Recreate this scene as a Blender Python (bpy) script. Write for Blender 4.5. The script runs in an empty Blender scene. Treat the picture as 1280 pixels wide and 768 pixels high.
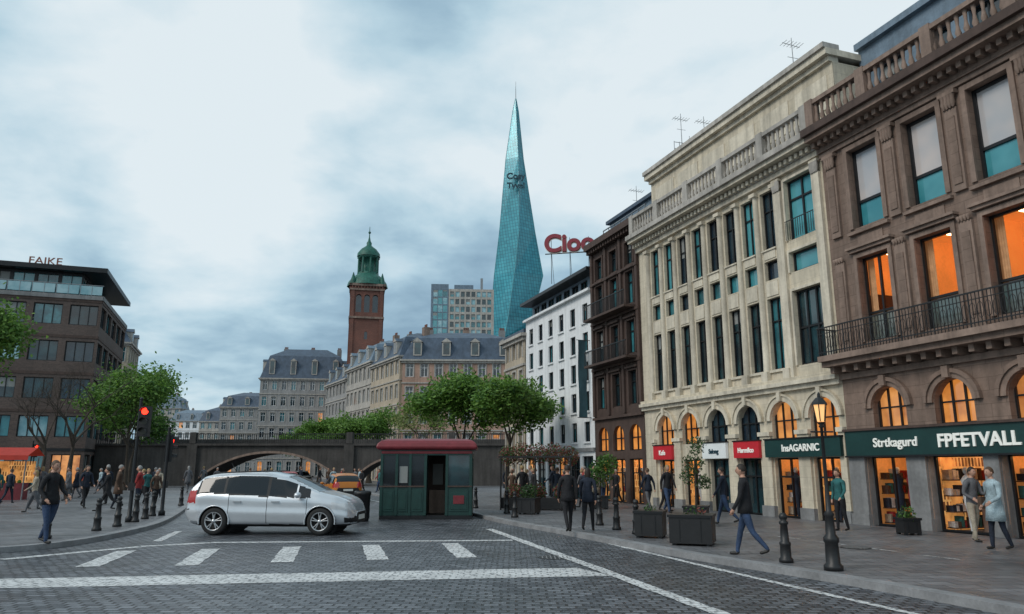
import bpy, math, random
import bmesh
import numpy as np
from mathutils import Vector, Matrix
R=random.Random(11)
D2R=math.radians
COL=bpy.context.scene.collection
# ------------------------------------------------------------------ materials
M={}
def nt(name):
    m=bpy.data.materials.new(name); m.use_nodes=True
    n=m.node_tree; b=n.nodes['Principled BSDF']; M[name]=m
    return m,n,b
def N(n,t,**k):
    x=n.nodes.new(t)
    for a,v in k.items(): setattr(x,a,v)
    return x
def coords(n,sc=(1,1,1)):
    tc=N(n,'ShaderNodeTexCoord'); mp=N(n,'ShaderNodeMapping'); mp.inputs['Scale'].default_value=sc
    n.links.new(tc.outputs['Object'],mp.inputs['Vector']); return mp.outputs['Vector']
def noise(n,vec,scale,detail=5,rough=.6):
    x=N(n,'ShaderNodeTexNoise'); x.inputs['Scale'].default_value=scale; x.inputs['Detail'].default_value=detail
    x.inputs['Roughness'].default_value=rough
    n.links.new(vec,x.inputs['Vector']); return x.outputs['Fac']
def mr(n,fac,a,b,c,d):
    x=N(n,'ShaderNodeMapRange')
    for i,v in zip(('From Min','From Max','To Min','To Max'),(a,b,c,d)): x.inputs[i].default_value=v
    n.links.new(fac,x.inputs['Value']); return x.outputs['Result']
def math_(n,op,a,b):
    x=N(n,'ShaderNodeMath',operation=op)
    for i,v in enumerate((a,b)):
        if isinstance(v,(int,float)): x.inputs[i].default_value=v
        else: n.links.new(v,x.inputs[i])
    return x.outputs[0]
def mixc(n,fac,a,b,bt='MIX'):
    x=N(n,'ShaderNodeMixRGB',blend_type=bt)
    for i,v in zip(('Fac','Color1','Color2'),(fac,a,b)):
        if isinstance(v,(int,float)): x.inputs[i].default_value=v
        elif isinstance(v,tuple): x.inputs[i].default_value=v+(1,) if len(v)==3 else v
        else: n.links.new(v,x.inputs[i])
    return x.outputs['Color']
def bumpn(n,b,h,s=.3,d=.02):
    x=N(n,'ShaderNodeBump'); x.inputs['Strength'].default_value=s; x.inputs['Distance'].default_value=d
    n.links.new(h,x.inputs['Height']); n.links.new(x.outputs['Normal'],b.inputs['Normal'])
def pmat(name,col,rough=.75,var=.25,scale=1.2,streak=.0,bump=.0,bscale=25,metal=0,spec=.4,emis=None,es=0):
    m,n,b=nt(name)
    b.inputs['Roughness'].default_value=rough; b.inputs['Metallic'].default_value=metal
    b.inputs['Specular IOR Level'].default_value=spec
    v=coords(n)
    f=mr(n,noise(n,v,scale),.3,.7,1-var,1+var*.5)
    f2=mr(n,noise(n,v,scale*9,3),.3,.7,1-var*.4,1+var*.3)
    f=math_(n,'MULTIPLY',f,f2)
    if streak:
        v2=coords(n,(2.2,2.2,.18)); f3=mr(n,noise(n,v2,1.6,6),.42,.75,1,1-streak)
        f=math_(n,'MULTIPLY',f,f3)
    c=mixc(n,1.0,col,f,'MULTIPLY')
    n.links.new(c,b.inputs['Base Color'])
    if bump: bumpn(n,b,noise(n,v,bscale,4),bump)
    if emis: 
        b.inputs['Emission Color'].default_value=emis+(1,); b.inputs['Emission Strength'].default_value=es
    return m
def brickmat(name,c1,c2,mort,bw,rh,ms=.012,rough=.8,bump=.4,off=.5,vert=True,distort=0.0,var=.3,d=.02,spec=.4,big=.25,streak=0):
    m,n,b=nt(name); b.inputs['Specular IOR Level'].default_value=spec
    tc=N(n,'ShaderNodeTexCoord'); src=tc.outputs['Object']
    if vert:
        s=N(n,'ShaderNodeSeparateXYZ'); n.links.new(src,s.inputs[0]); c=N(n,'ShaderNodeCombineXYZ')
        n.links.new(math_(n,'ADD',s.outputs[0],s.outputs[1]),c.inputs[0]); n.links.new(s.outputs[2],c.inputs[1]); vec=c.outputs[0]
    else: vec=src
    if distort:
        ns=N(n,'ShaderNodeTexNoise'); ns.inputs['Scale'].default_value=1.7; n.links.new(vec,ns.inputs['Vector'])
        va=N(n,'ShaderNodeVectorMath',operation='MULTIPLY_ADD'); n.links.new(ns.outputs['Color'],va.inputs[0]); va.inputs[1].default_value=(distort,)*3; n.links.new(vec,va.inputs[2]); vec=va.outputs[0]
    br=N(n,'ShaderNodeTexBrick'); br.offset=off
    n.links.new(vec,br.inputs['Vector'])
    br.inputs['Color1'].default_value=c1+(1,); br.inputs['Color2'].default_value=c2+(1,); br.inputs['Mortar'].default_value=mort+(1,)
    br.inputs['Scale'].default_value=1; br.inputs['Brick Width'].default_value=bw; br.inputs['Row Height'].default_value=rh
    br.inputs['Mortar Size'].default_value=ms; br.inputs['Mortar Smooth'].default_value=.4
    f=mr(n,noise(n,src,big,6),.3,.7,1-var,1+var)
    f2=mr(n,noise(n,src,6,4),.3,.7,1-var*.7,1+var*.5)
    ff=math_(n,'MULTIPLY',f,f2)
    if streak:
        v2=coords(n,(2.2,2.2,.18)); ff=math_(n,'MULTIPLY',ff,mr(n,noise(n,v2,1.6,6),.42,.75,1,1-streak))
    c=mixc(n,1.0,br.outputs['Color'],ff,'MULTIPLY')
    n.links.new(c,b.inputs['Base Color'])
    rr=mr(n,noise(n,src,.5,5),.3,.7,rough-.14,rough+.1); n.links.new(rr,b.inputs['Roughness'])
    h=math_(n,'ADD',math_(n,'MULTIPLY',br.outputs['Fac'],-1.0),math_(n,'MULTIPLY',noise(n,src,18,3),.5))
    bumpn(n,b,h,bump,d)
    return m
def glass(name,c1,c2,rough=.06,emis=None,es=0,sc=.7,spec=.9,metal=0.0):
    m,n,b=nt(name)
    v=coords(n); f=mr(n,noise(n,v,sc,3),.4,.6,0,1)
    c=mixc(n,f,c1,c2); n.links.new(c,b.inputs['Base Color'])
    b.inputs['Roughness'].default_value=rough; b.inputs['Specular IOR Level'].default_value=spec; b.inputs['Metallic'].default_value=metal
    bumpn(n,b,noise(n,v,1.3,1),.12,.03)
    if emis:
        e=mixc(n,mr(n,noise(n,v,1.3,3,.5),.32,.68,0,1),(emis[0]*.4,emis[1]*.28,emis[2]*.2),emis)  # light of the room behind, put into the pane as uneven glow
        n.links.new(e,b.inputs['Emission Color']); b.inputs['Emission Strength'].default_value=es
    return m
def shelfmat(name,es):
    m,n,b=nt(name); b.inputs['Roughness'].default_value=.8
    tc=N(n,'ShaderNodeTexCoord'); s=N(n,'ShaderNodeSeparateXYZ'); n.links.new(tc.outputs['Object'],s.inputs[0]); c=N(n,'ShaderNodeCombineXYZ')
    n.links.new(math_(n,'ADD',s.outputs[0],s.outputs[1]),c.inputs[0]); n.links.new(s.outputs[2],c.inputs[1])
    br=N(n,'ShaderNodeTexBrick'); n.links.new(c.outputs[0],br.inputs['Vector']); br.offset=.37
    br.inputs['Scale'].default_value=1; br.inputs['Brick Width'].default_value=.13; br.inputs['Row Height'].default_value=.31
    br.inputs['Mortar Size'].default_value=.03
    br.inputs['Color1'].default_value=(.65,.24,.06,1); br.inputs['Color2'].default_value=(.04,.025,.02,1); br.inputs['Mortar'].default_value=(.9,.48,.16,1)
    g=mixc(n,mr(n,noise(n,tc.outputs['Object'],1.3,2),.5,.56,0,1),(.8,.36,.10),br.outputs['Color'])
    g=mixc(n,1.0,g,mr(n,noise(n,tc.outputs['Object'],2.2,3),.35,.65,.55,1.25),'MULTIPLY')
    n.links.new(g,b.inputs['Base Color']); n.links.new(g,b.inputs['Emission Color']); b.inputs['Emission Strength'].default_value=es  # lamplight on the shelves put in as their own glow
brickmat('cream',(.64,.565,.44),(.59,.52,.40),(.44,.38,.29),1.1,.38,.006,.8,.15,.5,True,0,.16,.01,.4,.5,.38)
pmat('cream_trim',(.68,.61,.49),.75,.22,.9,.45,.1)
brickmat('brown_stone',(.235,.165,.13),(.205,.143,.113),(.13,.09,.07),.85,.35,.008,.8,.25,.5,True,0,.22,.012,.4,.6,.35)
pmat('brown_trim',(.28,.20,.16),.8,.3,1,.45,.15)
pmat('brown_dark',(.085,.055,.045),.75,.3,1,.3,.15)
pmat('bridge_stone',(.075,.068,.063),.8,.35,.6,.45,.2)
pmat('grey_stone',(.24,.24,.24),.8,.3,1,.3,.15)
pmat('pale_stone',(.46,.43,.39),.8,.25,.5,.4,.1)
pmat('grey_facade',(.33,.325,.32),.8,.25,.4,.4,.1)
pmat('pink_facade',(.44,.28,.215),.8,.25,.4,.35,.1)
pmat('beige_facade',(.50,.42,.32),.8,.25,.4,.35,.1)
pmat('white_plaster',(.79,.80,.81),.8,.1,.4,.25,.05)
pmat('slate',(.07,.10,.145),.5,.35,1.2,.3,.2,12)
pmat('slate_light',(.16,.22,.28),.5,.3,1.2,.3,.1,12)
pmat('dark_metal',(.02,.021,.023),.4,.2,3,0,0,metal=.3)
pmat('black_iron',(.012,.012,.013),.45,.3,5,0,.1,60,spec=.5)
pmat('steel',(.25,.26,.27),.4,.2,4,metal=.6)
pmat('copper_green',(.025,.135,.10),.55,.4,1.5,.4)
brickmat('red_brick',(.20,.075,.052),(.15,.055,.04),(.17,.12,.1),.3,.1,.01,.85,.2)
brickmat('brown_brick',(.125,.088,.075),(.088,.064,.056),(.11,.09,.08),.3,.1,.01,.85,.2)
brickmat('cobbles',(.165,.175,.195),(.045,.05,.06),(.010,.010,.012),.23,.155,.021,.42,1.0,.5,False,.10,.36,.04,.55)
brickmat('paving',(.17,.17,.178),(.11,.112,.12),(.035,.035,.037),.5,.33,.011,.46,.5,.5,False,.02,.32,.012,.5)
pmat('kerb_stone',(.26,.26,.265),.7,.3,2,0,.3,20)
pmat('asphalt',(.05,.05,.053),.6,.3,.3,0,.3,40)
def paintmat():
    m,n,b=nt('road_paint'); tc=N(n,'ShaderNodeTexCoord'); v=tc.outputs['Object']
    f=mr(n,noise(n,v,7,8,.8),.41,.49,0,1); g=mr(n,noise(n,v,1.1,4),.3,.7,.7,1.0)
    ns=N(n,'ShaderNodeTexNoise'); ns.inputs['Scale'].default_value=1.7; n.links.new(v,ns.inputs['Vector'])
    va=N(n,'ShaderNodeVectorMath',operation='MULTIPLY_ADD'); n.links.new(ns.outputs['Color'],va.inputs[0]); va.inputs[1].default_value=(.10,)*3; n.links.new(v,va.inputs[2])
    br=N(n,'ShaderNodeTexBrick'); br.inputs['Scale'].default_value=1; br.inputs['Brick Width'].default_value=.23; br.inputs['Row Height'].default_value=.155; br.inputs['Mortar Size'].default_value=.014
    n.links.new(va.outputs[0],br.inputs['Vector'])
    c=mixc(n,f,(.2,.205,.215),(.78,.78,.77)); c=mixc(n,1.0,c,g,'MULTIPLY')
    c=mixc(n,math_(n,'MULTIPLY',br.outputs['Fac'],.6),c,(.08,.08,.08)); n.links.new(c,b.inputs['Base Color']); b.inputs['Roughness'].default_value=.6
    bumpn(n,b,math_(n,'MULTIPLY',br.outputs['Fac'],-1.0),.8,.02)
paintmat()
glass('glass_teal',(.02,.10,.12),(.05,.23,.26))
glass('glass_dark',(.01,.02,.026),(.02,.06,.07))
glass('glass_sky',(.12,.32,.37),(.3,.48,.52),.05,sc=.5)  # sky reflection put into the glass as patchy pale colour
glass('glass_pale',(.42,.43,.45),(.62,.54,.50),.05,sc=.35)
glass('glass_cyan',(.035,.22,.26),(.08,.32,.36),.05,sc=.5)
glass('glass_navy',(.01,.02,.035),(.02,.045,.06))
glass('glass_lit',(.3,.15,.05),(.2,.1,.05),.1,(1,.42,.11),.68)
glass('glass_amber',(.3,.15,.05),(.2,.1,.05),.1,(1,.37,.07),.75,sc=.4)
glass('glass_dim',(.03,.06,.06),(.03,.10,.11),.08,(.5,.22,.06),.12,sc=.4)
pmat('blind',(.26,.27,.26),.6,.1,3)
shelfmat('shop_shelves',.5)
pmat('shop_wall',(.8,.42,.18),.7,.3,1.2,emis=(1,.38,.09),es=.16)  # lamp-lit look put into the wall as a warm glow
pmat('office_wall',(.75,.36,.14),.7,.25,1.2,emis=(1,.34,.07),es=.30)  # room light put into the wall surface as emission
pmat('curtain',(.5,.3,.16),.9,.3,5,emis=(.9,.35,.1),es=.08)  # room light through the cloth put in as a faint glow
pmat('shop_lamp',(1,.8,.5),.5,0,1,emis=(1,.66,.30),es=11)
pmat('shop_floor',(.25,.15,.08),.4,.3,1)
pmat('sign_green',(.010,.045,.042),.45,.2,2)
pmat('sign_red',(.45,.02,.03),.45,.2,2,emis=(.8,.03,.05),es=.1)
pmat('sign_white',(.7,.72,.72),.5,.1,2,emis=(.8,.9,.9),es=.08)
pmat('letter_white',(.8,.8,.76),.5,.05,2,emis=(.9,.9,.8),es=.15)
pmat('letter_red',(.25,.03,.045),.5,.1,2)
pmat('letter_rust',(.25,.09,.06),.6,.1,2)
pmat('letter_dark',(.015,.05,.07),.5,.1,2)
pmat('banner',(.045,.10,.12),.8,.3,1)
pmat('bark',(.07,.055,.042),.9,.4,3,.3,.6,18)
for nme,c in (('leaf_a',(.095,.20,.03)),('leaf_b',(.15,.27,.045)),('leaf_c',(.04,.105,.02)),('leaf_y',(.22,.25,.08)),('leaf_red',(.22,.065,.05)),('leaf_olive',(.07,.10,.045))):
    m,n,b=nt(nme); v=coords(n); f=mr(n,noise(n,v,1.3,3),.3,.7,.65,1.35)
    cc=mixc(n,1.0,c,f,'MULTIPLY'); n.links.new(cc,b.inputs['Base Color']); b.inputs['Roughness'].default_value=.6
    tr=N(n,'ShaderNodeBsdfTranslucent'); n.links.new(cc,tr.inputs['Color']); ms=N(n,'ShaderNodeMixShader'); ms.inputs[0].default_value=.35
    n.links.new(b.outputs[0],ms.inputs[1]); n.links.new(tr.outputs[0],ms.inputs[2]); n.links.new(ms.outputs[0],n.nodes['Material Output'].inputs['Surface'])
def solid(name,c,rough=.7,var=.15,**k): return pmat(name,c,rough,var,4,**k)
solid('car_silver',(.60,.63,.66),.28,.04,metal=.4,spec=.6); M['car_silver'].node_tree.nodes['Principled BSDF'].inputs['Coat Weight'].default_value=.8
solid('car_red',(.35,.02,.02),.3,.04); solid('car_orange',(.5,.17,.02),.3,.04); solid('car_black',(.02,.02,.022),.3,.04); solid('car_white',(.65,.65,.65),.3,.04)
solid('car_glass',(.012,.015,.018),.05,.1,spec=.5)
solid('plastic_black',(.018,.018,.019),.55,.2); solid('rubber',(.022,.022,.022),.8,.3); solid('rim',(.45,.46,.47),.3,.1,metal=.8)
solid('lamp_clear',(.6,.62,.64),.1,.1,spec=.9); solid('lamp_red',(.4,.01,.01),.15,.1,spec=.9); solid('plate',(.7,.7,.66),.5,.1)
solid('kiosk_green',(.014,.05,.043),.4,.25); solid('kiosk_red',(.20,.028,.035),.45,.25); solid('red_light',(.9,.03,.01),.4,0,emis=(1,.02,.008),es=6)
solid('lens_off',(.03,.03,.02),.3,.1); solid('awning_red',(.35,.03,.02),.7,.2,emis=(.8,.08,.03),es=.08)
solid('lamp_glass',(.6,.4,.2),.2,.1,emis=(1,.5,.18),es=.9)
solid('skin',(.48,.27,.19),.55,.1); solid('lip',(.32,.11,.09),.5,.1); solid('eye',(.04,.03,.03),.2,.1)
solid('hair_dark',(.025,.017,.012),.6,.3); solid('hair_brown',(.10,.055,.03),.6,.3); solid('hair_grey',(.3,.29,.28),.6,.3); solid('hair_blond',(.32,.22,.1),.6,.3)
CL={'navy':(.018,.025,.042),'black':(.017,.017,.020),'jeans':(.04,.07,.14),'ltblue':(.36,.46,.50),'beige':(.42,.36,.28),'grey':(.13,.13,.14),'red':(.28,.03,.03),'teal':(.03,.14,.14),'white':(.6,.6,.6),'brown':(.10,.06,.04)}
for k,c in CL.items():
    solid('cloth_'+k,c,.85,.45,bump=.9,bscale=22)
solid('shoe',(.02,.018,.016),.5,.2)
def towermat():
    m,n,b=nt('tower_glass'); tc=N(n,'ShaderNodeTexCoord')
    s=N(n,'ShaderNodeSeparateXYZ'); n.links.new(tc.outputs['Object'],s.inputs[0]); c=N(n,'ShaderNodeCombineXYZ')
    n.links.new(math_(n,'ADD',s.outputs[0],math_(n,'MULTIPLY',s.outputs[2],.12)),c.inputs[0]); n.links.new(s.outputs[2],c.inputs[1])
    br=N(n,'ShaderNodeTexBrick'); br.offset=0; n.links.new(c.outputs[0],br.inputs['Vector']); br.inputs['Scale'].default_value=1
    br.inputs['Brick Width'].default_value=1.5; br.inputs['Row Height'].default_value=1.9; br.inputs['Mortar Size'].default_value=.13
    br.inputs['Color1'].default_value=(.05,.31,.37,1); br.inputs['Color2'].default_value=(.03,.23,.29,1); br.inputs['Mortar'].default_value=(.02,.13,.17,1)
    f=mr(n,noise(n,tc.outputs['Object'],.035,4),.3,.7,.65,1.35); n.links.new(mixc(n,1.0,br.outputs['Color'],f,'MULTIPLY'),b.inputs['Base Color'])
    b.inputs['Roughness'].default_value=.2; b.inputs['Specular IOR Level'].default_value=.6; b.inputs['Metallic'].default_value=.15
towermat()
# ------------------------------------------------------------------ mesh helpers
class MB:
    def __init__(s): s.v=[];s.f=[];s.m=[];s.mats=[];s.sm=[];s.T=None
    def mi(s,k):
        if k not in s.mats: s.mats.append(k)
        return s.mats.index(k)
    def t(s,p):
        if s.T is None: return tuple(p)
        ox,oy,c,sn=s.T; return (ox+p[0]*c-p[1]*sn, oy+p[0]*sn+p[1]*c, p[2])
    def poly(s,pts,mat,smooth=False):
        i=len(s.v); s.v+=[s.t(p) for p in pts]; s.f.append(tuple(range(i,i+len(pts)))); s.m.append(s.mi(mat)); s.sm.append(smooth)
    def grid(s,rows,mat,smooth=True,closed=False):
        i=len(s.v); nn=len(rows[0])
        for r in rows: s.v+=[s.t(p) for p in r]
        k=s.mi(mat)
        for a in range(len(rows)-1):
            for b in range(nn if closed else nn-1):
                b2=(b+1)%nn
                s.f.append((i+a*nn+b,i+a*nn+b2,i+(a+1)*nn+b2,i+(a+1)*nn+b)); s.m.append(k); s.sm.append(smooth)
    def box(s,x0,x1,y0,y1,z0,z1,mat):
        i=len(s.v); s.v+=[s.t(p) for p in ((x0,y0,z0),(x1,y0,z0),(x1,y1,z0),(x0,y1,z0),(x0,y0,z1),(x1,y0,z1),(x1,y1,z1),(x0,y1,z1))]
        k=s.mi(mat)
        for q in ((0,3,2,1),(4,5,6,7),(0,1,5,4),(1,2,6,5),(2,3,7,6),(3,0,4,7)):
            s.f.append(tuple(i+j for j in q)); s.m.append(k); s.sm.append(False)
    def lathe(s,cx,cy,prof,mat,n=12,smooth=True,sx=1,sy=1,rot=0):
        rows=[[(cx+r*sx*math.cos(2*math.pi*j/n+rot),cy+r*sy*math.sin(2*math.pi*j/n+rot),z) for j in range(n)] for r,z in prof]
        s.grid(rows,mat,smooth,True)
    def tube(s,a,b,ra,rb,mat,n=6):
        a=Vector(a);b=Vector(b); d=(b-a)
        if d.length<1e-6: return
        d.normalize(); u=d.orthogonal().normalized(); w=d.cross(u)
        rows=[[tuple(p+(u*math.cos(2*math.pi*j/n)+w*math.sin(2*math.pi*j/n))*r) for j in range(n)] for p,r in ((a,ra),(b,rb))]
        s.grid(rows,mat,True,True)
    def ball(s,c,r,mat,n=10,m=7):
        rx,ry,rz=r if isinstance(r,tuple) else (r,r,r)
        rows=[]
        for i in range(m+1):
            a=-math.pi/2+math.pi*i/m
            rows.append([(c[0]+rx*math.cos(a)*math.cos(2*math.pi*j/n),c[1]+ry*math.cos(a)*math.sin(2*math.pi*j/n),c[2]+rz*math.sin(a)) for j in range(n)])
        s.grid(rows,mat,True,True)
    def obj(s,name,parent=None,loc=(0,0,0),rot=0,bevel=0):
        me=bpy.data.meshes.new(name); me.from_pydata(s.v,[],s.f)
        for k in s.mats: me.materials.append(M[k])
        me.polygons.foreach_set('material_index',s.m); me.polygons.foreach_set('use_smooth',s.sm); me.update()
        o=bpy.data.objects.new(name,me); COL.objects.link(o); o.location=loc; o.rotation_euler[2]=rot
        if parent: o.parent=parent
        if bevel:
            b=o.modifiers.new('bevel','BEVEL'); b.width=bevel; b.segments=2; b.limit_method='ANGLE'
        return o
def empty(name,loc,rot=0,scale=1):
    e=bpy.data.objects.new(name,None); COL.objects.link(e); e.location=loc; e.rotation_euler[2]=rot; e.scale=(scale,)*3; e.empty_display_size=.3
    return e
class Bld:
    def __init__(s,name,loc,ang=0):
        s.e=empty(name,(loc[0],loc[1],loc[2] if len(loc)>2 else 0),ang); s.parts={}; s.T=None
    def P(s,k):
        if k not in s.parts: s.parts[k]=MB()
        s.parts[k].T=s.T; return s.parts[k]
    def frame(s,ox=None,oy=0,a=0):
        s.T=None if ox is None else (ox,oy,math.cos(a),math.sin(a))
    def box(s,part,*a): s.P(part).box(*a)
    def finish(s):
        for k,mb in s.parts.items(): mb.obj(k,s.e)
        return s.e
def facade(B,x0,x1,z0,z1,ops,wall='cream',depth=.22,frame='dark_metal',fw=.06):
    W=B.P('walls')
    xs=sorted({round(v,4) for v in [x0,x1]+[o['x0'] for o in ops]+[o['x1'] for o in ops]})
    zs=sorted({round(v,4) for v in [z0,z1]+[o['z0'] for o in ops]+[o['z1'] for o in ops]})
    for i in range(len(zs)-1):
        for j in range(len(xs)-1):
            cx=(xs[j]+xs[j+1])/2; cz=(zs[i]+zs[i+1])/2
            inside=any(o['x0']<cx<o['x1'] and o['z0']<cz<o['z1'] for o in ops)
            if not inside: W.poly([(xs[j],0,zs[i]),(xs[j+1],0,zs[i]),(xs[j+1],0,zs[i+1]),(xs[j],0,zs[i+1])],wall)
    for o in ops:
        a,b,c,d=o['x0'],o['x1'],o['z0'],o['z1']; dp=o.get('depth',depth); fr=o.get('frame',frame); g=o.get('glass','glass_teal')
        rv=o.get('reveal',wall)
        if o.get('arch'):
            r=(b-a)/2; xc=(a+b)/2; zs_=d-r; n=14
            pts=[(xc-r*math.cos(math.pi*k/n),zs_+r*math.sin(math.pi*k/n)) for k in range(n+1)]
            for k in range(n):
                p,q=pts[k],pts[k+1]
                W.poly([(p[0],0,p[1]),(q[0],0,q[1]),(q[0],0,d),(p[0],0,d)],wall)
                W.poly([(p[0],0,p[1]),(p[0],dp,p[1]),(q[0],dp,q[1]),(q[0],0,q[1])],rv)
            zt=zs_
        else:
            zt=d; W.poly([(a,0,d),(b,0,d),(b,dp,d),(a,dp,d)],rv)
        W.poly([(a,0,c),(a,0,zt),(a,dp,zt),(a,dp,c)],rv); W.poly([(b,0,c),(b,dp,c),(b,dp,zt),(b,0,zt)],rv)
        W.poly([(a,0,c),(a,dp,c),(b,dp,c),(b,0,c)],rv)
        if g:
            if o.get('split'):
                g2,fz=o['split']; zm=c+(d-c)*fz
                B.P('windows').poly([(a,dp,c),(b,dp,c),(b,dp,zm),(a,dp,zm)],g2); B.P('windows').poly([(a,dp,zm),(b,dp,zm),(b,dp,d),(a,dp,d)],g)
            else: B.P('windows').poly([(a,dp,c),(b,dp,c),(b,dp,d),(a,dp,d)],g)
            if not o.get('arch') and not o.get('split') and d-c>.8 and R.random()<.3:
                zb=d-(d-c)*R.uniform(.15,.55); B.P('blinds').poly([(a+.03,dp-.004,zb),(b-.03,dp-.004,zb),(b-.03,dp-.004,d),(a+.03,dp-.004,d)],'blind')
        if o.get('office'):
            F=B.P('interior'); y1=dp+o['office']; e=.02; A0,B0,D0=a-.35,b+.35,d+.15
            F.poly([(A0,y1,c-e),(B0,y1,c-e),(B0,y1,D0),(A0,y1,D0)],'office_wall')
            F.poly([(A0,dp,c-e),(A0,y1,c-e),(A0,y1,D0),(A0,dp,D0)],'office_wall'); F.poly([(B0,dp,c-e),(B0,dp,D0),(B0,y1,D0),(B0,y1,c-e)],'office_wall')
            F.poly([(A0,dp,c-e),(B0,dp,c-e),(B0,y1,c-e),(A0,y1,c-e)],'shop_floor'); F.poly([(A0,dp,D0),(A0,y1,D0),(B0,y1,D0),(B0,dp,D0)],'office_wall')
            F.poly([(A0,dp+.003,c-e),(a,dp+.003,c-e),(a,dp+.003,D0),(A0,dp+.003,D0)],'brown_dark'); F.poly([(b,dp+.003,c-e),(B0,dp+.003,c-e),(B0,dp+.003,D0),(b,dp+.003,D0)],'brown_dark')
            F.box((a+b)/2-.2,(a+b)/2+.2,dp+.5,dp+.75,D0-.06,D0-.01,'shop_lamp')
            for (p,q) in ((a-.02,a+.26),(b-.2,b+.02)):
                F.grid([[(p+(q-p)*j/8,dp+.12+.03*(j%2),z) for j in range(9)] for z in (c,d+.05)],'curtain',False)
            F.box(A0+.02,A0+.32,dp+.35,y1-.02,c,c+R.uniform(1.0,1.7),'brown_dark'); F.box((a+b)/2-.25,(a+b)/2+.15,y1-.04,y1-.01,c+1.3,c+1.8,'brown_trim')
            B.P('windows').poly([(a,dp,c),(b,dp,c),(b,dp,c+.34*(d-c)),(a,dp,c+.34*(d-c))],'glass_dim')
        if o.get('room'):
            F=B.P('interior'); y1=dp+o['room']; e=.02
            F.poly([(a-.2,y1,c),(b+.2,y1,c),(b+.2,y1,d+.1),(a-.2,y1,d+.1)],o.get('back','shop_shelves'))
            F.poly([(a-.2,dp,c),(a-.2,y1,c),(a-.2,y1,d+.1),(a-.2,dp,d+.1)],'shop_shelves' if o.get('manq',1)==1 else 'shop_wall'); F.poly([(b+.2,dp,c),(b+.2,dp,d+.1),(b+.2,y1,d+.1),(b+.2,y1,c)],'shop_wall')
            F.poly([(a-.2,dp,c-e),(b+.2,dp,c-e),(b+.2,y1,c-e),(a-.2,y1,c-e)],'shop_floor')
            F.poly([(a-.2,dp,d+.1),(a-.2,y1,d+.1),(b+.2,y1,d+.1),(b+.2,dp,d+.1)],'shop_wall')
            xx=a+.25
            while xx<b-.1:
                F.box(xx,xx+.14,dp+.45,dp+.6,d-.03,d+.05,'shop_lamp'); xx+=.6
            # shelving along the far side wall with goods
            yy=dp+.35
            while yy<y1-.35:
                for q in range(4):
                    F.box(a-.19,a+.08,yy,yy+.5,c+.05+.44*q,c+.08+.44*q,'brown_dark')
                    yq=yy+.02
                    while yq<yy+.42:
                        wq=R.uniform(.06,.14); F.box(a-.18,a+.05,yq,yq+wq,c+.085+.44*q,c+.085+.44*q+R.uniform(.14,.33),R.choice(['cloth_beige','cloth_red','cloth_teal','cloth_white','brown_dark','cloth_brown','cloth_navy'])); yq+=wq+.02
                yy+=.58
            for sx0 in (b-.5,):
                F.box(sx0,sx0+.6,y1-.45,y1-.05,c,c+1.75,'brown_dark')
            for q in range(5):
                xq=a+.2+R.random()*.2
                while xq<b-.5:
                    wq=R.uniform(.07,.16); F.box(xq,xq+wq,y1-.2,y1-.02,c+.1+.4*q,c+.1+.4*q+R.uniform(.14,.3),R.choice(['cloth_beige','cloth_red','cloth_teal','cloth_white','brown_dark','cloth_brown'])); xq+=wq+R.uniform(.02,.12)
            F.box((a+b)/2-.35,(a+b)/2+.3,dp+.9,dp+1.25,c,c+.75,'brown_trim')
            for q in range(o.get('manq',1)):
                mm=(a+b)/2-.2+q*.5; my=dp+.3
                cl=R.choice(['cloth_teal','cloth_white','cloth_navy','cloth_beige','cloth_red'])
                F.lathe(mm,my,[(.06,c),(.09,c+.5),(.15,c+.75),(.17,c+.95),(.12,c+1.15),(.19,c+1.4),(.1,c+1.5),(.04,c+1.55)],cl,8,True,1,.65)
                F.ball((mm,my,c+1.65),(.07,.09,.11),'cloth_white',8,6)
        nx,nz=o.get('mull',(2,2)); F=B.P('window_frames'); y0=dp-.07; y1=dp+.015
        if fr:
            w=o.get('fw',fw)
            F.box(a,a+w,y0,y1,c,d,fr); F.box(b-w,b,y0,y1,c,d,fr); F.box(a+w,b-w,y0,y1,c,c+w,fr)
            if not o.get('arch'): F.box(a+w,b-w,y0,y1,d-w,d,fr)
            for k in range(1,nx):
                x=a+(b-a)*k/nx; F.box(x-w/2,x+w/2,y0+.005,y1-.003,c+w,d-.001,fr)
            if nz==-1: zl=[c+(d-c)*.68]
            elif nz==-2: zl=[c+(d-c)*.34]
            else: zl=[c+(d-c)*k/nz for k in range(1,nz)]
            for z in zl: F.box(a+w,b-w,y0+.012,y1-.006,z-w/2,z+w/2,fr)
        if o.get('sill'):
            B.P('trim').box(a-.08,b+.08,-.1,.02,c-.1,c-.001,o['sill'])
        if o.get('surround'):
            k=o['surround']; t=B.P('trim'); sw=o.get('sw',.1)
            t.box(a-sw,a-.001,-.06,.01,c,d+sw,k); t.box(b+.001,b+sw,-.06,.01,c,d+sw,k); t.box(a-.001,b+.001,-.058,.01,d+.001,d+sw-.002,k)
            if o.get('hood'): t.box(a-sw-.08,b+sw+.08,-.18,.01,d+sw+.02,d+sw+.13,k)
def archring(B,part,xc,zs,r0,r1,y0,mat,n=16):
    P=B.P(part)
    for k in range(n):
        a0=math.pi*k/n; a1=math.pi*(k+1)/n
        p=lambda r,a,y:(xc-r*math.cos(a),y,zs+r*math.sin(a))
        P.poly([p(r0,a0,y0),p(r0,a1,y0),p(r1,a1,y0),p(r1,a0,y0)],mat)
        P.poly([p(r1,a0,y0),p(r1,a1,y0),p(r1,a1,.01),p(r1,a0,.01)],mat)
        P.poly([p(r0,a0,y0),p(r0,a0,.01),p(r0,a1,.01),p(r0,a1,y0)],mat)
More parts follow.
